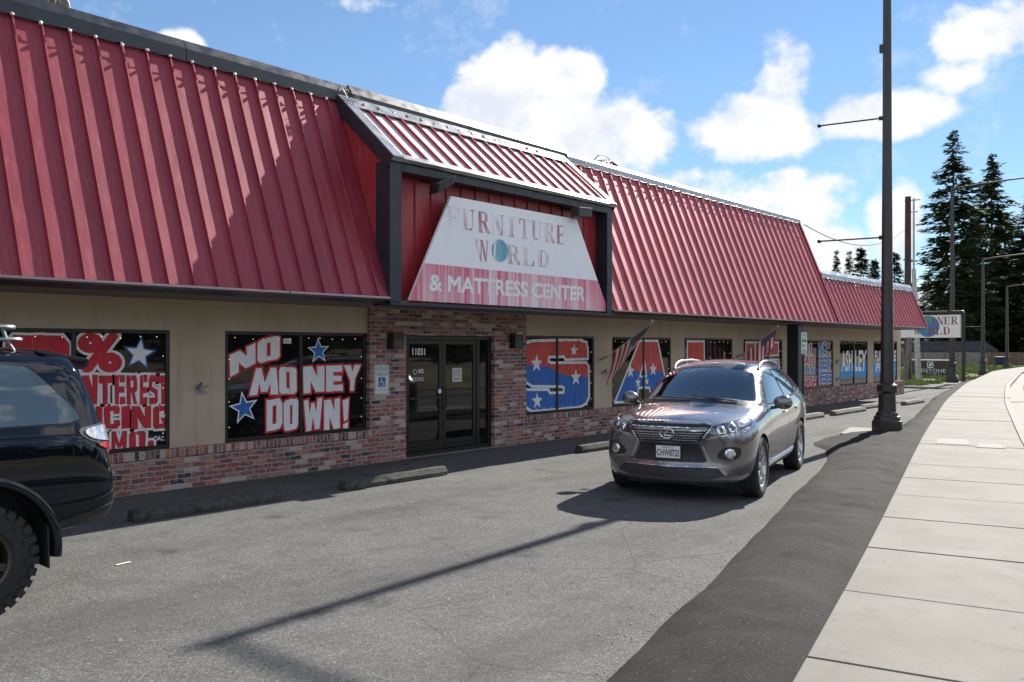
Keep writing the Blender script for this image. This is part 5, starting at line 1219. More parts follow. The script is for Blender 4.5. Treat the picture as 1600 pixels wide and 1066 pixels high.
# ---- the grey car
lx = empty('parked_car', (9.92, -5.21, 0), R(193.4)); lx.scale = (1.013,)*3
tag(lx, 'dark grey metallic crossover car facing the camera, parked in front of the store', 'car')
lowc = [(0, .20), (.72, .20), (.875, .25), (.928, .45)]
ST = [
 (.925, [(0, .30), (.42, .30), (.58, .33), (.66, .42), (.66, .54), (.64, .66), (.60, .74), (.5, .80), (.36, .835), (.2, .85), (0, .855)]),
 (.905, [(0, .25), (.55, .25), (.74, .29), (.81, .40), (.81, .56), (.79, .71), (.74, .80), (.62, .865), (.42, .895), (.22, .91), (0, .915)]),
 (.82, [(0, .22), (.62, .22), (.80, .26), (.89, .40), (.895, .58), (.88, .76), (.83, .875), (.70, .93), (.5, .955), (.25, .97), (0, .975)]),
 (.60, [(0, .20), (.66, .20), (.85, .25), (.93, .40), (.938, .62), (.92, .82), (.865, .945), (.73, .985), (.5, 1.012), (.25, 1.025), (0, 1.03)]),
 (.28, [(0, .20), (.70, .20), (.875, .25), (.94, .42), (.95, .67), (.925, .88), (.87, .985), (.75, 1.02), (.5, 1.052), (.25, 1.068), (0, 1.073)]),
 (-.12, lowc+[(.945, .71), (.922, .91), (.87, 1.015), (.76, 1.052), (.5, 1.09), (.25, 1.108, .0), (0, 1.112)]),
 (-.34, lowc+[(.945, .73), (.925, .93), (.88, 1.03), (.81, 1.068), (.66, 1.115), (.32, 1.165, .05), (0, 1.18, .06)]),
 (-.85, lowc+[(.942, .76), (.927, .955), (.888, 1.055), (.805, 1.19), (.69, 1.385), (.35, 1.465, .03), (0, 1.485, .04)]),
 (-1.20, lowc+[(.942, .77), (.928, .965), (.89, 1.065), (.79, 1.28), (.66, 1.545), (.35, 1.625), (0, 1.64)]),
 (-1.75, lowc+[(.945, .78), (.932, .98), (.893, 1.08), (.79, 1.32), (.65, 1.605), (.34, 1.672), (0, 1.688)]),
 (-2.5, lowc+[(.95, .80), (.94, 1.0), (.90, 1.10), (.785, 1.33), (.635, 1.59), (.33, 1.655), (0, 1.67)]),
 (-3.15, [(0, .22), (.70, .22), (.87, .28), (.925, .48), (.945, .82), (.93, 1.02), (.885, 1.13), (.76, 1.33), (.605, 1.535), (.32, 1.595), (0, 1.605)]),
 (-3.50, [(0, .26), (.68, .26), (.85, .32), (.905, .50), (.92, .83), (.90, 1.03), (.85, 1.12), (.74, 1.25), (.59, 1.38), (.3, 1.43), (0, 1.44)]),
 (-3.74, [(0, .32), (.64, .32), (.80, .37), (.86, .52), (.87, .82), (.85, .97), (.80, 1.05), (.70, 1.10), (.54, 1.15), (.28, 1.17), (0, 1.175)]),
 (-3.82, [(0, .40), (.55, .40), (.68, .44), (.74, .55), (.75, .78), (.73, .88), (.68, .94), (.6, .98), (.46, 1.0), (.24, 1.01), (0, 1.01)])]
body, bv = car_shell('body', ST, [M['greypaint'], M['plastic']], lx, .30, .18, [(0, .372, .415), (-2.74, .372, .415)])
# glazing
ws = catmull([(-.80, 1.105), (-.4, 1.15), (0, 1.165), (.4, 1.15), (.80, 1.105)], 4, False) + catmull([(.745, 1.25), (.64, 1.475), (.58, 1.535)], 3, False) + catmull([(.3, 1.585), (0, 1.60), (-.3, 1.585)], 3, False) + catmull([(-.58, 1.535), (-.64, 1.475), (-.745, 1.25)], 3, False)
def grow(P, k):
    c = Vector((sum(p[0] for p in P)/len(P), sum(p[1] for p in P)/len(P))); return [tuple(c+(Vector(p)-c)*k) for p in P]
def autoglass():
    b = NB('clear_car_glass'); t_ = b.n.new('ShaderNodeBsdfTransparent'); t_.inputs[0].default_value = (.50, .60, .62, 1); g_ = b.n.new('ShaderNodeBsdfGlossy'); g_.inputs['Roughness'].default_value = .01
    fr = b.n.new('ShaderNodeFresnel'); fr.inputs[0].default_value = 1.62; ms = b.n.new('ShaderNodeMixShader'); b.l.new(b.math('ADD', b.math('MULTIPLY', fr.outputs[0], 2.2), .06), ms.inputs[0]); b.l.new(t_.outputs[0], ms.inputs[1]); b.l.new(g_.outputs[0], ms.inputs[2]); b.l.new(ms.outputs[0], b.o.inputs[0]); return b.m
M['autoglass'] = autoglass()
drape_path(bv, grow(ws, .985), .085, ray_front, .006, 'windscreen_surround', M['trim'], lx, closed=True)
drape(bv, ws, ray_front, .002, 'windscreen', M['autoglass'], lx, g=.05, thick=.001)
def inside(p, P):
    c = False
    for (a, b_) in zip(P, P[1:]+P[:1]):
        if (a[1] > p[1]) != (b_[1] > p[1]) and p[0] < (b_[0]-a[0])*(p[1]-a[1])/(b_[1]-a[1])+a[0]: c = not c
    return c
wp = grow(ws, .985); bm = bmesh.new(); bm.from_mesh(body.data)      # open the shell behind the windscreen
bmesh.ops.subdivide_edges(bm, edges=[e for e in bm.edges if -1.5 < e.verts[0].co.x < -.05 and e.verts[0].co.z > 1.03], cuts=2, use_grid_fill=True)
kill = [f for f in bm.faces if f.normal.x > .15 and f.calc_center_median().x > -1.5 and inside((f.calc_center_median().y, f.calc_center_median().z), wp)]
bmesh.ops.delete(bm, geom=kill, context='FACES'); bm.to_mesh(body.data); bm.free()
M['seat'] = mat('grey_leather', (.42, .40, .37), .6, vs=14); M['dash'] = mat('dark_dashboard', (.035, .034, .033), .6)
inn = MB(); inn.hexa([(-1.0, -.72, .62), (-.38, -.72, .62), (-.38, .72, .62), (-1.0, .72, .62), (-.92, -.72, .98), (-.34, -.74, 1.06), (-.34, .74, 1.06), (-.92, .72, .98)]); inn.build('dashboard', M['dash'], lx, bevel=.05, seg=3)
inn = MB(); inn.box(-3.3, -.4, -.74, .74, .40, .46); inn.build('cabin_floor', M['dash'], lx)
for y in (-.38, .38):
    st_ = MB(); st_.hexa([(-1.72, y-.25, .55), (-1.55, y-.25, .55), (-1.55, y+.25, .55), (-1.72, y+.25, .55), (-1.98, y-.21, 1.18), (-1.84, y-.21, 1.18), (-1.84, y+.21, 1.18), (-1.98, y+.21, 1.18)]); f_ = st_.build('front_seat', M['seat'], lx, bevel=.06, seg=3)
    st_ = MB(); st_.box(-1.97, -1.86, y-.13, y+.13, 1.24, 1.42); st_.tube([(-1.92, y-.06, 1.15), (-1.92, y-.06, 1.26)], .01, 6); st_.tube([(-1.92, y+.06, 1.15), (-1.92, y+.06, 1.26)], .01, 6); st_.build('headrest', M['seat'], f_, bevel=.045, seg=3)
st_ = MB(); st_.hexa([(-2.75, -.65, .6), (-2.6, -.65, .6), (-2.6, .65, .6), (-2.75, .65, .6), (-2.95, -.62, 1.15), (-2.82, -.62, 1.15), (-2.82, .62, 1.15), (-2.95, .62, 1.15)]); st_.build('rear_seat', M['seat'], lx, bevel=.06, seg=3)
sw = MB(); sw.tube([(-1.06-.07*math.sin(k*.2618), .38+.185*math.cos(k*.2618), 1.0+.17*math.sin(k*.2618)) for k in range(25)], .016, 8, cap=False); sw.tube([(-1.06, .20, 1.0), (-1.05, .56, 1.0)], .018, 6); sw.tube([(-.95, .38, .95), (-1.06, .38, 1.0)], .045, 10); sw.build('steering_wheel', M['trim'], lx, smooth=True)
im_ = MB(); im_.box(-1.02, -.985, -.11, .11, 1.42, 1.49); im_.build('interior_mirror', M['trim'], lx, bevel=.015)
for sy in (1, -1):
    dlo = catmull([(-.50, 1.075), (-.95, 1.36), (-1.30, 1.505)], 5, False) + catmull([(-1.8, 1.56), (-2.4, 1.545), (-2.85, 1.47), (-3.22, 1.26)], 4, False) + [(-3.10, 1.20), (-2.6, 1.145), (-1.8, 1.115), (-1.0, 1.085)]
    drape(bv, dlo, ray_side, .003, 'window_surround', M['trim'], lx, sy, g=.08)
    for nm, P in (('side_window', [(-.70, 1.105), (-1.02, 1.365), (-1.32, 1.49), (-1.66, 1.53), (-1.72, 1.14), (-1.2, 1.115)]), ('side_window', [(-1.80, 1.145), (-1.74, 1.535), (-2.1, 1.54), (-2.42, 1.52), (-2.62, 1.18), (-2.2, 1.16)]), ('quarter_window', [(-2.70, 1.19), (-2.52, 1.50), (-2.82, 1.445), (-3.12, 1.265), (-3.05, 1.225)])):
        drape(bv, P, ray_side, .007, nm, M['carglass'], lx, sy, g=.07)
    drape_path(bv, [(-.60, 1.078), (-1.0, 1.078), (-1.8, 1.106), (-2.6, 1.137), (-3.12, 1.192)], .018, ray_side, .010, 'window_chrome', M['chrome'], lx, sy)
    # door gaps, handles, sill trim, mirror
    for P in ([(-.52, .40), (-.50, .80), (-.60, 1.06)], [(-1.74, .36), (-1.75, .8), (-1.76, 1.10)], [(-2.28, .40), (-2.36, .62), (-2.62, .86), (-2.70, 1.15)], [(-.52, .385), (-1.2, .37), (-2.25, .385)]):
        drape_path(bv, P, .007, ray_side, .0008, 'door_gap', M['gap'], lx, sy, base=.0002)
    for x in (-1.52, -2.42):
        drape(bv, catmull([(x-.11, .985), (x, 1.0), (x+.11, .985), (x+.11, .955), (x, .945), (x-.11, .955)], 3), ray_side, .022, 'door_handle', M['chrome'], lx, sy, g=.04, thick=.03)
    drape(bv, [(-.46, .335), (-2.28, .355), (-2.28, .40), (-.46, .375)], ray_side, .016, 'sill_trim', M['chrome'], lx, sy, g=.15, thick=.03)
    drape(bv, [(-.42, .20), (-2.32, .22), (-2.32, .31), (-.42, .29)], ray_side, .006, 'sill', M['plastic'], lx, sy, g=.15, thick=.02)
    mt_ = empty('mirror', (-.70, .99*sy, 1.135), 0, lx)
    bm = bmesh.new(); bmesh.ops.create_uvsphere(bm, u_segments=20, v_segments=12, radius=1)
    m = MB(); m.add([(v.co.x*.085*(1.15 if v.co.x > 0 else .45), v.co.y*.125+.055*sy, v.co.z*.095*(1+.12*v.co.y*sy)) for v in bm.verts], [[v.index for v in f.verts] for f in bm.faces]); bm.free()
    m.build('shell', M['greypaint'], mt_, smooth=60)
    m = MB(); m.hexa([(-.05, -.10*sy, -.10), (.05, -.10*sy, -.10), (.03, .03*sy, -.075), (-.03, .03*sy, -.075), (-.05, -.10*sy, -.055), (.05, -.10*sy, -.055), (.03, .03*sy, -.04), (-.03, .03*sy, -.04)]); m.build('arm', M['trim'], mt_, bevel=.008)
    m = MB(); m.lathe([(.002, -.042), (.075, -.042), (.078, -.036), (.002, -.036)], (0, .055*sy, 0), 'x', 20); m.build('mirror_glass', M['chrome'], mt_)
    # roof rail
    m = MB(); m.tube([(-1.30, .60*sy, 1.535), (-1.40, .60*sy, 1.605), (-1.62, .60*sy, 1.645), (-2.2, .59*sy, 1.655), (-2.7, .575*sy, 1.615), (-2.98, .57*sy, 1.535)], [.020, .020, .016, .016, .020, .020], 10); m.build('roof_rail', M['rimsilver'], lx, smooth=True)
    # head lamps
    hl = catmull([(-.225, .775), (-.185, .86), (-.10, .925), (.08, .955), (.27, .975), (.47, .985), (.475, .945), (.38, .885), (.20, .835), (.0, .795)], 4)
    h = drape(bv, hl, ray_front, .004, 'headlight', M['lampdark'], lx, sy, 40, g=.04, thick=.02)
    def spot(u, z, r, off, nm, mt, par, ang=40):
        P = [(u+r*math.cos(k*.39), z+r*math.sin(k*.39)) for k in range(16)]; return drape(bv, P, ray_front, off, nm, mt, par, sy, ang, g=.03, thick=.02, dome=.012)
    for u, z, r in ((-.03, .872, .052), (.115, .893, .056)):
        spot(u, z, r, .009, 'lamp_ring', M['chrome'], h); spot(u, z, r*.72, .013, 'projector', M['carglass'], h)
    drape(bv, catmull([(.24, .90), (.40, .935), (.44, .965), (.26, .955), (.20, .925)], 4), ray_front, .008, 'clear_section', M['lampclear'], h, sy, 40, g=.04)
    drape(bv, catmull([(.30, .935), (.41, .955), (.42, .968), (.30, .962)], 3), ray_front, .011, 'turn_lamp', M['amber'], h, sy, 40, g=.04)
    drape(bv, [(-.16, .80), (.0, .822), (.2, .860), (.36, .903), (.36, .89), (.2, .845), (.0, .806), (-.16, .786)], ray_front, .010, 'running_light_strip', M['lampclear'], h, sy, 40, g=.03)
    drape_path(bv, hl, .010, ray_front, .008, 'lamp_edge', M['chrome'], h, sy, 40, closed=True)
    # fog lamps
    fz, fu = .600, .06
    f = drape(bv, catmull([(fu-.13, fz-.05), (fu-.07, fz+.065), (fu+.11, fz+.075), (fu+.13, fz-.01), (fu+.05, fz-.07)], 4), ray_front, .004, 'fog_lamp', M['plastic'], lx, sy, 40, g=.04)
    spot(fu, fz, .062, .010, 'fog_ring', M['chrome'], f); spot(fu, fz, .046, .014, 'fog_lens', M['lampclear'], f)
    # slim cut line of bumper and bonnet
    drape_path(bv, [(-.40, .90)] + [(-.2+.1*k, .955+.012*k) for k in range(0)] , .006, ray_front, .0008, 'bonnet_gap', M['gap'], lx, sy, 40) if False else None
    drape_path(bv, [(.70, .58), (.35, .78), (-.05, .835), (-.30, .86)], .008, ray_top, .0008, 'bonnet_gap', M['gap'], lx, sy, base=.0002)
    # bumper side slit with a bright edge
    drape_path(bv, catmull([(-.16, .50), (.02, .475), (.16, .40), (.22, .33)], 5, False), .014, ray_front, .006, 'bumper_crease', M['greypaint'], lx, sy, 40)
# grille, badge, plate
gr = [(-.47, .935), (.47, .935), (.50, .90), (.375, .745), (.30, .725), (-.30, .725), (-.375, .745), (-.50, .90)]
g = drape(bv, gr, ray_front, .004, 'grille', M['black'], lx, g=.05)
for k in range(6):
    z = .750+.0285*k; w = .345+.135*max(0, (z-.745)/.17); drape_path(bv, [(-w, z), (0, z+.002), (w, z)], .0135, ray_front, .016, 'grille_bar', M['bargrey'] if 'bargrey' in M else M['lampclear'], g)
drape_path(bv, [(-.50, .945), (-.25, .955), (0, .958), (.25, .955), (.50, .945)], .022, ray_front, .014, 'grille_top_trim', M['chrome'], g)
for sy in (1, -1): drape_path(bv, [(.515, .945), (.50, .895), (.39, .745), (.385, .72), (.47, .53), (.50, .485)], .019, ray_front, .014, 'grille_side_trim', M['chrome'], g, sy)
drape(bv, [(-.36, .705), (.36, .705), (.45, .50), (.40, .485), (-.40, .485), (-.45, .50)], ray_front, .003, 'lower_intake', M['plastic'], lx, g=.05)
drape(bv, [(-.58, .43), (.58, .43), (.66, .34), (.5, .30), (-.5, .30), (-.66, .34)], ray_front, .006, 'bumper_lip', M['plastic'], lx, g=.06)
drape_path(bv, [(-.56, .435), (0, .43), (.56, .435)], .012, ray_front, .012, 'lip_trim', M['lampclear'], lx)
drape(bv, catmull([(-.60, .70), (-.50, .72), (-.40, .71), (-.44, .60), (-.56, .58)], 3), ray_front, .001, 'bumper_shade_panel', M['greypaint'], lx) if False else None
def front_x(u, z): o, d = ray_front(u, z, 1); return bv.ray_cast(o, d)[0].x
ex = front_x(0, .825)+.020
m = MB()
for k in range(28):
    pass
ring = [(math.cos(2*math.pi*k/28)*.084, math.sin(2*math.pi*k/28)*.060) for k in range(29)]
m.tube([(ex, -a, .826+b_) for a, b_ in ring], .0085, 8, cap=False)
m.tube([(ex, -.040, .868), (ex, .018, .868)][:0] or [(ex, .020, .873), (ex, -.034, .806), (ex, -.030, .797), (ex, .056, .797)], .0085, 8)
m.build('badge', M['chrome'], lx, smooth=True)
pxx = front_x(0, .60)+.022
pl = empty('number_plate', (pxx, 0, .60), 0, lx)
m = MB(); m.box(-.012, 0, -.162, .162, -.085, .085); m.build('plate_frame', M['trim'], pl, bevel=.006)
m = MB(); m.box(.0, .004, -.148, .148, -.072, .072); m.build('plate', M['platew'] if 'platew' in M else M['signw'], pl)
tmp = MB(); text_on(tmp, 'CHW8725', [(-.138, .030), (.138, .030), (.138, -.050), (-.138, -.050)], -.0052, .018)
m = MB(); m.add([(-v[1], v[0], v[2]) for v in tmp.v], tmp.f); m.build('plate_number', M['navyink'] if 'navyink' in M else mat('navy_ink', (.02, .025, .07), .5), pl, fix=False)
tmp = MB(); text_on(tmp, 'WASHINGTON', [(-.07, .063), (.07, .063), (.07, .042), (-.07, .042)], -.0052, .01)
m = MB(); m.add([(-v[1], v[0], v[2]) for v in tmp.v], tmp.f); m.build('plate_name', mat('plate_red', (.35, .03, .04), .5), pl, fix=False)
# sunroof, wipers, wheels
drape(bv, catmull([(-1.36, .40), (-1.36, 0), (-1.36, -.40), (-1.95, -.40), (-1.95, 0), (-1.95, .40)], 3), ray_top, .004, 'sunroof', M['carglass'], lx, g=.1)
def on_ws(y, z, off): o, d = ray_front(y, z, 1); h_ = bv.ray_cast(o, d); return h_[0]+(h_[1] if h_[1].x > 0 else -h_[1])*off
for (a, b_, c, d) in ((.55, 1.135, -.05, 1.195), (-.05, 1.165, -.62, 1.165)):
    m = MB(); m.tube([on_ws(a+(c-a)*k/8, b_+(d-b_)*k/8, .022) for k in range(9)], .008, 6); m.build('wiper', M['trim'], lx, smooth=True)
for x in (0, -2.74):
    for sy in (1, -1): wheel(lx, x, .825*sy, .372, .372, .235, sy, M['rimsilver'], .252, 'road')
m = MB(); m.box(-3.4, .6, -.6, .6, .18, .32); m.build('underbody', M['plastic'], lx)
for sy in (1, -1):   # tail lamps wrap round the rear corners
    drape(bv, catmull([(-2.46, .86), (-2.25, .90), (-2.10, 1.0), (-2.22, 1.06), (-2.44, 1.03)], 4), ray_rear, .006, 'tail_lamp', M['redlens'], lx, sy, 50, g=.05)
drape(bv, catmull([(-.62, 1.14), (0, 1.12), (.62, 1.14), (.52, 1.42), (0, 1.46), (-.52, 1.42)], 4), ray_rear, .006, 'rear_window', M['carglass'], lx, g=.08)
# ---- the black vehicle at the left edge
sv = empty('parked_car', (1.83, -3.27, 0), R(180)); tag(sv, 'black lifted off roader cut off by the left edge of the photo', 'car')
lo = [(0, .46), (.70, .46), (.91, .50), (.955, .72)]
def up(z6, r, dx=0): return [(.918, 1.285+z6, dx*.3), (.86, 1.66+r, dx*.8), (.785, 1.815+r, dx), (.62, 1.868+r, dx), (0, 1.89+r, dx)]
ST = [
 (-1.25, [(0, .66), (.52, .66), (.78, .68), (.86, .74), (.87, .84), (.86, .98, .05), (.84, 1.22, .09), (.80, 1.56, .20), (.71, 1.74, .30), (.55, 1.79, .32), (0, 1.80, .33)]),
 (-1.21, [(0, .58), (.62, .58), (.86, .60), (.92, .70), (.93, .88), (.92, 1.03, .05), (.89, 1.25, .08), (.835, 1.60, .19), (.755, 1.785, .28), (.58, 1.835, .30), (0, 1.85, .31)]),
 (-1.06, [(0, .50), (.7, .50), (.91, .54), (.955, .72), (.965, .95), (.952, 1.19, .02), (.916, 1.28, .04), (.858, 1.64, .15), (.782, 1.81, .22), (.60, 1.86, .24), (0, 1.875, .25)]),
 (-.55, lo+[(.966, .97), (.954, 1.20)]+up(0, 0, .06)),
 (.35, lo+[(.966, .97), (.954, 1.20)]+up(0, .005)),
 (1.2, lo+[(.966, .97), (.952, 1.19)]+up(-.01, .005)),
 (1.75, lo+[(.962, .97), (.95, 1.19)]+up(-.015, -.025)),
 (2.2, lo+[(.955, .97), (.94, 1.17), (.905, 1.26), (.85, 1.40), (.77, 1.53), (.6, 1.58), (0, 1.60)]),
 (2.48, lo+[(.955, .97), (.935, 1.15), (.90, 1.225), (.82, 1.25), (.72, 1.27), (.42, 1.30), (0, 1.31)]),
 (3.1, lo+[(.955, .95), (.935, 1.10), (.88, 1.17), (.80, 1.20), (.70, 1.215), (.42, 1.235), (0, 1.24)]),
 (3.55, [(0, .52), (.70, .52), (.87, .56), (.93, .70), (.94, .9), (.91, 1.05), (.86, 1.11), (.78, 1.135), (.68, 1.15), (.42, 1.165), (0, 1.17)]),
 (3.70, [(0, .58), (.60, .58), (.78, .61), (.84, .70), (.85, .86), (.82, .98), (.78, 1.03), (.7, 1.05), (.6, 1.06), (.4, 1.07), (0, 1.075)])][::-1]
sbody, sb = car_shell('body', ST, [M['blackpaint'], M['plastic']], sv, .28, .10, [(-.15, .43, .505), (2.64, .43, .505)])
for sy in (1, -1):
    q = catmull([(-.86, 1.34), (-.82, 1.42), (-.58, 1.68), (-.50, 1.735)], 4, False) + [(-.3, 1.755), (.33, 1.765), (.33, 1.325), (-.3, 1.315), (-.78, 1.315)]
    drape(sb, grow(q, 1.05), ray_side, .001, 'window_surround', M['trim'], sv, sy, g=.07); drape(sb, q, ray_side, .005, 'quarter_window', M['carglass'], sv, sy, g=.06)
    drape(sb, [(.42, 1.31), (.42, 1.745), (1.15, 1.745), (1.25, 1.31)], ray_side, .004, 'side_window', M['carglass'], sv, sy, g=.08)
    drape(sb, [(1.33, 1.31), (1.25, 1.745), (1.62, 1.73), (2.2, 1.36), (2.25, 1.30)], ray_side, .004, 'side_window', M['carglass'], sv, sy, g=.08)
    # lamps at the tail corner
    tl = drape(sb, (lambda P, n: catmull(P, n))([(-.18, 1.27), (-.45, 1.30), (-.58, 1.24), (-.58, 1.10), (-.565, 1.0), (-.51, 1.0), (-.37, 1.10), (-.20, 1.19)], 4), ray_rear, .012, 'tail_lamp', M['lampdark'], sv, sy, 55, g=.04, thick=.03)
    drape(sb, catmull([(-.21, 1.26), (-.44, 1.285), (-.57, 1.235), (-.56, 1.16), (-.39, 1.155), (-.23, 1.19)], 4), ray_rear, .032, 'clear_lens', M['lampclear'], tl, sy, 55, g=.04, thick=.04)
    drape(sb, catmull([(-.27, 1.145), (-.56, 1.155), (-.568, 1.01), (-.52, .99), (-.40, 1.07)], 4), ray_rear, .026, 'red_lens', M['redlens'], tl, sy, 55, g=.04, thick=.03)
    drape_path(sb, roundrect(-.98, -.80, 1.02, 1.19, .05), .007, ray_side, .0008, 'fuel_flap_gap', M['gap'], sv, sy, closed=True, base=.0002) if sy > 0 else None
    drape_path(sb, [(.60, .60), (.56, 1.05), (.40, 1.25), (.38, 1.78)], .008, ray_side, .0008, 'door_gap', M['gap'], sv, sy, base=.0002)
    drape_path(sb, [(1.28, .55), (1.28, 1.75)], .008, ray_side, .0008, 'door_gap', M['gap'], sv, sy, base=.0002)
    drape_path(sb, catmull([(-1.06, 1.215), (-.6, 1.235), (0, 1.235), (.5, 1.235)], 4, False), .020, ray_side, .003, 'shoulder_crease', M['blackpaint'], sv, sy, base=-.002)
    drape_path(sb, catmull([(-1.14, .80), (-1.0, .73), (-.70, .66)], 5, False), .012, ray_side, .003, 'bumper_seam', M['gap'], sv, sy, base=.0002)
    drape(sb, [(-1.18, .70), (-.64, .585), (-.64, .52), (-1.05, .56), (-1.19, .63)], ray_side, .008, 'bumper_lower', M['plastic'], sv, sy, g=.06)
    # wheel arch flares
    for ax in (-.15, 2.64):
        m = MB(); pr = [(.49, .90), (.492, .972), (.505, .992), (.54, .996), (.56, .985), (.568, .93)]; vs = []; n = 30
        for k in range(n+1):
            t = R(-8+196*k/n)
            for (r, yy) in pr: vs.append((ax+r*math.cos(t), yy*sy, .43+r*math.sin(t)))
        kk = len(pr); m.add(vs, [(i*kk+j, i*kk+j+1, (i+1)*kk+j+1, (i+1)*kk+j) for i in range(n) for j in range(kk-1)]); m.build('arch_flare', M['blackpaint'], sv, smooth=40)
        wheel(sv, ax, .845*sy, .392, .392, .275, sy, M['rimbronze'], .228, 'knobby')
    m = MB(); m.hexa([(-.60, .70*sy, .30), (-.63, .98*sy, .28), (-.615, .98*sy, .28), (-.585, .70*sy, .30), (-.625, .74*sy, .66), (-.625, .97*sy, .66), (-.61, .97*sy, .66), (-.61, .74*sy, .66)]); m.build('mud_flap', M['plastic'], sv, bevel=.006)
    m = MB(); m.hexa([(.55, .96*sy, .40), (2.25, .96*sy, .40), (2.25, 1.02*sy, .40), (.55, 1.02*sy, .40), (.55, .90*sy, .48), (2.25, .90*sy, .48), (2.25, 1.02*sy, .46), (.55, 1.02*sy, .46)]); m.build('side_step', M['plastic'], sv, bevel=.015)
    m = MB(); m.hexa([(2.0, .98*sy, 1.25), (2.14, .98*sy, 1.25), (2.14, 1.2*sy, 1.25), (2.0, 1.18*sy, 1.25), (2.0, .98*sy, 1.46), (2.12, .98*sy, 1.46), (2.12, 1.2*sy, 1.46), (2.0, 1.18*sy, 1.46)]); m.build('mirror', M['trim'], sv, bevel=.04, seg=3)
    drape(sb, catmull([(-.02, .88), (.3, .90), (.42, 1.0), (.3, 1.06), (.02, 1.04)], 4), ray_front, .006, 'headlight', M['lampclear'], sv, sy, 35, g=.06)
drape(sb, [(-.72, 1.37), (.72, 1.37), (.66, 1.74), (-.66, 1.74)], ray_front, .005, 'windscreen', M['carglass'], sv, g=.1)
drape(sb, catmull([(-.68, 1.30), (0, 1.28), (.68, 1.30), (.60, 1.68), (0, 1.70), (-.60, 1.68)], 4), ray_rear, .006, 'rear_window', M['carglass'], sv, g=.08)
for sy in (1, -1):
    drape_path(sb, catmull([(.70, 1.24), (.68, 1.42), (.61, 1.66)], 4, False), .05, ray_rear, .012, 'rear_pillar_glint', M['chrome'] if False else M['greycap'], sv, sy)  # pale strip stands in for sunlight catching the rear pillar edge
drape(sb, [(-.5, .92), (.5, .92), (.5, 1.06), (-.5, 1.06)], ray_front, .006, 'grille', M['plastic'], sv, g=.1)
m = MB(); m.hexa([(-.72, -.70, 1.74), (-1.02, -.66, 1.70), (-1.02, .66, 1.70), (-.72, .70, 1.74), (-.62, -.76, 1.855), (-1.04, -.69, 1.79), (-1.04, .69, 1.79), (-.62, .76, 1.855)]); m.build('rear_spoiler', M['blackpaint'], sv, bevel=.035, seg=3)
M['rack'] = mat('dull_rack_metal', (.20, .21, .22), .45, .6)
rk = empty('roof_rack', (0, 0, 1.9), 0, sv)
for zz, e_, r in ((.035, -.58, .017), (.125, -.53, .019)):
    m = MB(); c = roundrect(e_, 1.7, -.62, .62, .09); m.tube([(a, b_, zz) for a, b_ in c]+[(c[0][0], c[0][1], zz)], r, 8); m.build('rack_rail', M['rack'], rk, smooth=True)
for x in (-.46, .0, .45, .85, 1.25, 1.6):
    m = MB(); m.tube([(x, -.62, .03), (x, .62, .03)], .012, 6)
    m.build('rack_bar', M['black'], rk)
    for s_ in (-1, 1): m = MB(); m.tube([(x-.05, .62*s_, -.05), (x, .62*s_, .03), (x+.03, .62*s_, .125)], .014, 6); m.build('rack_foot', M['rack'], rk, smooth=True)

# ------------------------------------------------------------------ trees
def foliage(name, c1, c2, c3):
    b = NB(name); n = b.noise(.55, 3, .6); r = b.n.new('ShaderNodeObjectInfo').outputs['Random']; f = b.noise(5, 2)
    c = b.mix(b.ramp(n, (.35, 0), (.65, 1)), c1, c2); c = b.mix(b.ramp(f, (.45, 0), (.75, .6)), c, c3); b.set(base=c, rough=.75, spec=.25)
    tr = b.n.new('ShaderNodeBsdfTranslucent'); b.l.new(c, tr.inputs[0]); ms = b.n.new('ShaderNodeMixShader'); ms.inputs[0].default_value = .22
    b.l.new(b.b.outputs[0], ms.inputs[1]); b.l.new(tr.outputs[0], ms.inputs[2]); b.l.new(ms.outputs[0], b.o.inputs[0]); return b.m
M['needles'] = foliage('conifer_needles', (.022, .044, .018), (.052, .084, .030), (.115, .130, .048))
M['leaves'] = foliage('hedge_leaves', (.035, .05, .015), (.06, .075, .022), (.10, .095, .035))
M['bark'] = mat('grey_bark', (.13, .115, .10), .95, vs=3, var=.4, bs=.5)
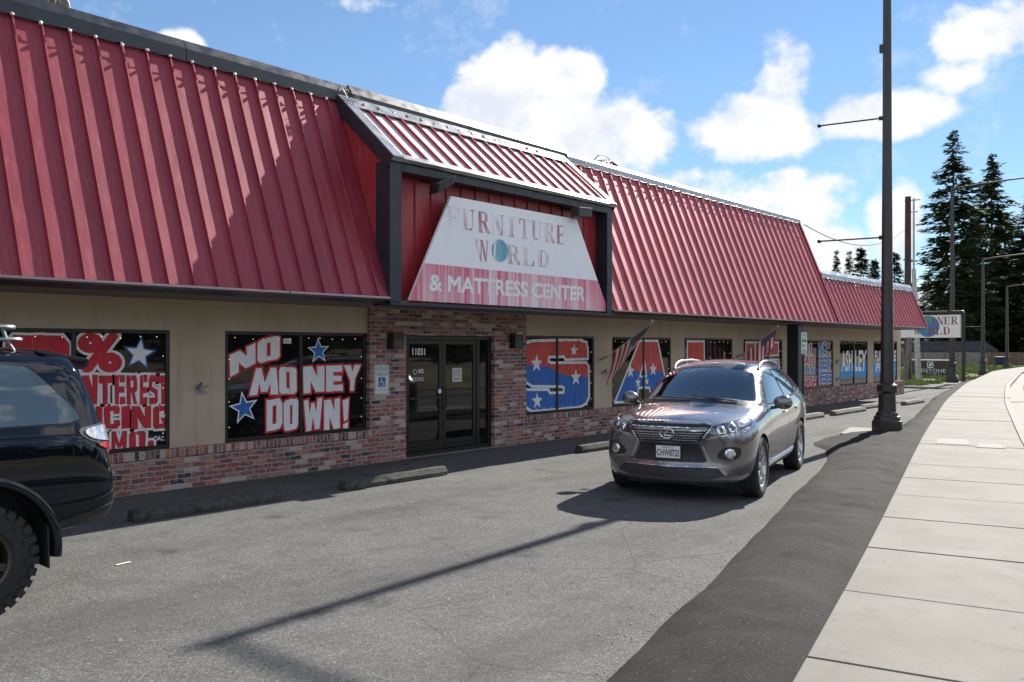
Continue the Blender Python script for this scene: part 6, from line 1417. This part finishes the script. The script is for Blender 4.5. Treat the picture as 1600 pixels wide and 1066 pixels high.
def conifer(seed, H, spread, bare=.12, openness=.25, slim=1.0, dens_=1.0):
    rnd = random.Random(seed); t = MB(); c = MB()
    pts = []; lean = rnd.uniform(-.01, .01)
    for k in range(9): z = H*k/8; pts.append((lean*z+rnd.uniform(-.06, .06)*(k > 0), rnd.uniform(-.06, .06)*(k > 0), z))
    t.tube(pts, [max(.02, .014*H*(1-k/8.3)) for k in range(9)], 9)
    z = H*bare
    while z < H*.995:
        u = (z-H*bare)/(H*(1-bare)); rad = spread*slim*((1-u)**.72)*(.55+.45*min(1, u*5))*rnd.uniform(.75, 1.2)+.12
        nb = max(3, int(rnd.uniform(4, 7)*dens_)); a0 = rnd.uniform(0, 6.28)
        for b_ in range(nb):
            if rnd.random() < openness: continue
            a = a0+b_*6.283/nb+rnd.uniform(-.35, .35); L = rad*rnd.choice((rnd.uniform(.35, .8), rnd.uniform(.7, 1.1), rnd.uniform(.9, 1.35))); ux, uy = math.cos(a), math.sin(a)
            droop = rnd.uniform(.0, .42); tip = None; n = max(2, int(L/.36)); base = Vector((lean*z, 0, z))
            up = rnd.uniform(-.15, .35); base = base + Vector((0, 0, rnd.uniform(-.35, .35)))
            def pos(s): return base + Vector((ux*L*s, uy*L*s, up*s*L*.6 - droop*L*s*s + (.10*L*max(0, s-.7))))
            t.tube([pos(0), pos(.5), pos(.97)], [.012*L+.015, .008*L+.01, .008], 4, cap=False)
            for k in range(n+1):
                s = (k+.4)/(n+.6); p = pos(s)
                if s < .22 and u < .8: continue
                w = (.46+.50*(1-s))*min(1.0, .38+rad*.22)
                for q in range(6 if w > .4 else 4):
                    sd = rnd.uniform(-1, 1); ang = a + sd*1.0; ll = w*rnd.uniform(.8, 1.7); hw = ll*rnd.uniform(.13, .26)
                    dirv = Vector((math.cos(ang), math.sin(ang), rnd.uniform(-.45, .18))).normalized(); side = dirv.cross(Vector((rnd.uniform(-.5, .5), rnd.uniform(-.5, .5), 1))).normalized()
                    o = p + Vector((rnd.uniform(-.2, .2), rnd.uniform(-.2, .2), rnd.uniform(-.22, .16)))*w*2
                    c.add([o-side*hw*.4, o+dirv*ll*.5-side*hw, o+dirv*ll, o+dirv*ll*.5+side*hw, o+side*hw*.4], [(0, 1, 2, 3, 4)])
        z += rnd.uniform(.30, .62)*(1.0 if H > 15 else .8)
    return t, c
def tree(mbs, x, y, lab, sc_=(1, 1, 1), rz=0, grp='conifers beyond the store', protos={}):
    key = id(mbs)
    if key not in protos:
        e = empty('conifer', (0, 0, 0)); mbs[0].build('trunk', M['bark'], e, smooth=60); mbs[1].build('crown', M['needles'], e, fix=False); protos[key] = e; o = e
    else: o = copy_tree(protos[key])
    o.location = (x, y, -.03); o.scale = sc_; o.rotation_euler.z = rz; tag(o, lab, 'tree', grp); return o
cA = conifer(1, 29, 5.6, .08, .24, 1.0, 1.3); cB = conifer(2, 27, 5.8, .08, .17, 1.0, 1.3); cC = conifer(5, 14, 2.7, .05, .04, 1.0, 1.5); cD = conifer(8, 14, 1.5, .10, .12, 1.0, 1.4)
def uvz(u, Z):    # a ground position from its bearing and depth
    X = (u-800)/1340*Z; ca, sa = .7519, .6593; return Z*ca+X*sa, Z*sa-X*ca-10.842
def put(mbs, u, Z, top, H, lab, wid=1, rz=0):
    x, y = uvz(u, Z); h = (542-top)/1340*Z+1.88; k = h/H; return tree(mbs, x, y, lab, (k*wid, k*wid, k), rz)
put(cA, 1490, 108, 202, 29, 'tallest dark conifer right of the brown pole, with ragged open crown')
put(cB, 1549, 118, 238, 27, 'tall dark conifer just right of the tallest one')
put(cA, 1606, 112, 300, 29, 'tall dark conifer cut by the right edge of the photo', 1.2, 2.2)
put(cB, 1572, 130, 330, 27, 'dense dark conifer behind the far street lights', 1.4, 1.1)
put(cB, 1522, 128, 330, 27, 'dark conifer filling the gap below and between the two tallest', 1.2, 4.0)
put(cC, 1450, 135, 426, 14, 'mid height conifer left of the tallest one, behind the low roof end', 1.2, .5)
put(cC, 1468, 125, 452, 14, 'short bushy conifer behind the recliner sign', 1.7, 2.5)
put(cC, 1398, 140, 392, 14, 'pointed conifer between the near street light and the brown pole', 1.0, 3)
put(cC, 1345, 150, 385, 14, 'broad pointed conifer behind the low roof, left of the near street light', 1.1, 4)
put(cC, 1366, 158, 404, 14, 'smaller conifer partly hidden by the near street light shaft', 1.0, 5)
put(cD, 1307, 150, 394, 14, 'thin scraggy conifer farthest left behind the low roof', .8, 0)
put(cD, 1326, 155, 396, 14, 'thin scraggy conifer second from the left behind the low roof', .95, 2)
put(cB, 1500, 150, 420, 27, 'dark conifer deep behind the houses, below the tallest', 2.0, 3)
put(cB, 1585, 150, 420, 27, 'dark conifer deep behind the street name sign', 2.0, 5)
put(cC, 1425, 150, 440, 14, 'low conifer behind the steel mast', 1.3, 1)
# low growth at the foot of the trees, weeds and grass strips, thicket across the road
def leafmass(name, boxes, n, size, mt, lab, seed, cat='bushes'):
    rnd = random.Random(seed); m = MB()
    for (x, y, rx, ry, h) in boxes:
        for k in range(n):
            a = rnd.uniform(0, 6.283); q = rnd.random()**.5; zz = rnd.random(); sh = math.sqrt(max(.05, 1-zz*zz*.9))
            p = Vector((x+math.cos(a)*rx*q*sh, y+math.sin(a)*ry*q*sh, zz*h*(.75+.5*mnoise.noise((x+math.cos(a)*rx*q, y+math.sin(a)*ry*q, 1)))))
            d = Vector((rnd.gauss(0, 1), rnd.gauss(0, 1), rnd.gauss(0, .7))).normalized(); e = d.orthogonal().normalized(); s_ = size*rnd.uniform(.5, 1.3)
            m.add([p-d*s_, p+e*s_*.5, p+d*s_, p-e*s_*.5], [(0, 1, 2, 3)])
    o = m.build(name, mt, fix=False); tag(o, lab, cat, kind='stuff'); return o
bx = []
for u, Z, r, h in ((1410, 122, 5, 4.5), (1435, 128, 5, 5), (1455, 130, 4, 4), (1480, 128, 4, 5), (1500, 126, 4, 4), (1522, 124, 4, 6), (1545, 122, 4, 5), (1567, 120, 4, 6), (1590, 120, 5, 6), (1612, 118, 5, 6), (1535, 145, 6, 9), (1495, 150, 6, 8), (1580, 145, 6, 9)):
    x, y = uvz(u, Z); bx.append((x, y, r, r, h))
leafmass('undergrowth', bx, 1300, .38, M['needles'], 'dark undergrowth at the foot of the conifers behind the fence', 3)
def tufts(name, areas, n, h, mt, lab, seed):
    rnd = random.Random(seed); m = MB()
    for (x0, x1, ya, yb) in areas:
        for k in range(n):
            u = rnd.random(); x = x0+(x1-x0)*u; y = rnd.uniform(ya, yb); 
            if mnoise.noise((x*.5, y*.5, 3)) < -.12: continue
            for q in range(3):
                a = rnd.uniform(0, 6.28); hh = h*rnd.uniform(.4, 1.2); w = .03+.03*rnd.random(); l = Vector((math.cos(a), math.sin(a), 0)); o_ = Vector((x+rnd.uniform(-.1, .1), y+rnd.uniform(-.1, .1), -.02))
                tpt = o_+Vector((rnd.uniform(-.5, .5)*hh, rnd.uniform(-.5, .5)*hh, hh)); m.add([o_-l*w, o_+l*w, tpt], [(0, 1, 2)])
    tag(m.build(name, mt, fix=False), lab, 'grass', kind='stuff')
M['grass'] = foliage('grass_blades', (.06, .10, .02), (.10, .15, .035), (.17, .17, .07))
tufts('grass', [(44, 56, 1.6, 5.5), (56, 74, 4.2, 8), (62, 92, 5.5, 12), (41, 47, 2.2, 6)], 2200, .22, M['grass'], 'sunlit green grass and weeds between the sidewalk and the fence', 6)
m = MB(); V = [(47, .9), (53, 2.2), (56.5, 3.6), (52, 9), (40, 9), (40, 3.0), (47, 3.0)]
m.add([(a, b_, .0) for a, b_ in ((47.0, .62), (54.5, 1.85), (57, 2.3), (54, 9), (47, 9))], [tuple(range(5))]); tag(m.build('driveway', M['road']), kind='structure')
# wooded bank across the road, outside the picture: what the windows and cars reflect
A = [p for i, p in enumerate(offs(SWL, 13.5)) if i % 6 == 0]
vs = []; fs = []; rows = 9
for i, p in enumerate(A):
    a = A[max(0, i-1)]; b_ = A[min(len(A)-1, i+1)]; tdir = Vector((b_[0]-a[0], b_[1]-a[1])).normalized(); nn = Vector((tdir.y, -tdir.x))
    for k in range(rows):
        s_ = k/(rows-1); q = Vector(p)+nn*(s_*16); vs.append((q.x, q.y, -.04+3.6*s_**1.2+(.5*mnoise.noise((q.x*.2, q.y*.2, 0)) if k else 0)))
for i in range(len(A)-1):
    for k in range(rows-1): j = i*rows+k; fs.append((j, j+1, j+rows+1, j+rows))
m = MB(); m.add(vs, fs); tag(m.build('hills', mat('brown_bank', (.16, .13, .075), .95, vs=.6, var=.5, bs=.6, bscale=6), smooth=60), kind='structure')
bx = []; rnd = random.Random(17)
for i, p in enumerate(offs(SWL, 23)):
    if i % 7 == 0 and -10 < p[0] < 110: bx.append((p[0]+rnd.uniform(-1, 1), p[1]+rnd.uniform(-3, 2), 3.2, 3.0, rnd.uniform(3.0, 8.0)))
leafmass('roadside_thicket', bx, 420, .75, M['leaves'], 'brown and green thicket on the bank across the road, seen reflected in the store windows', 5)
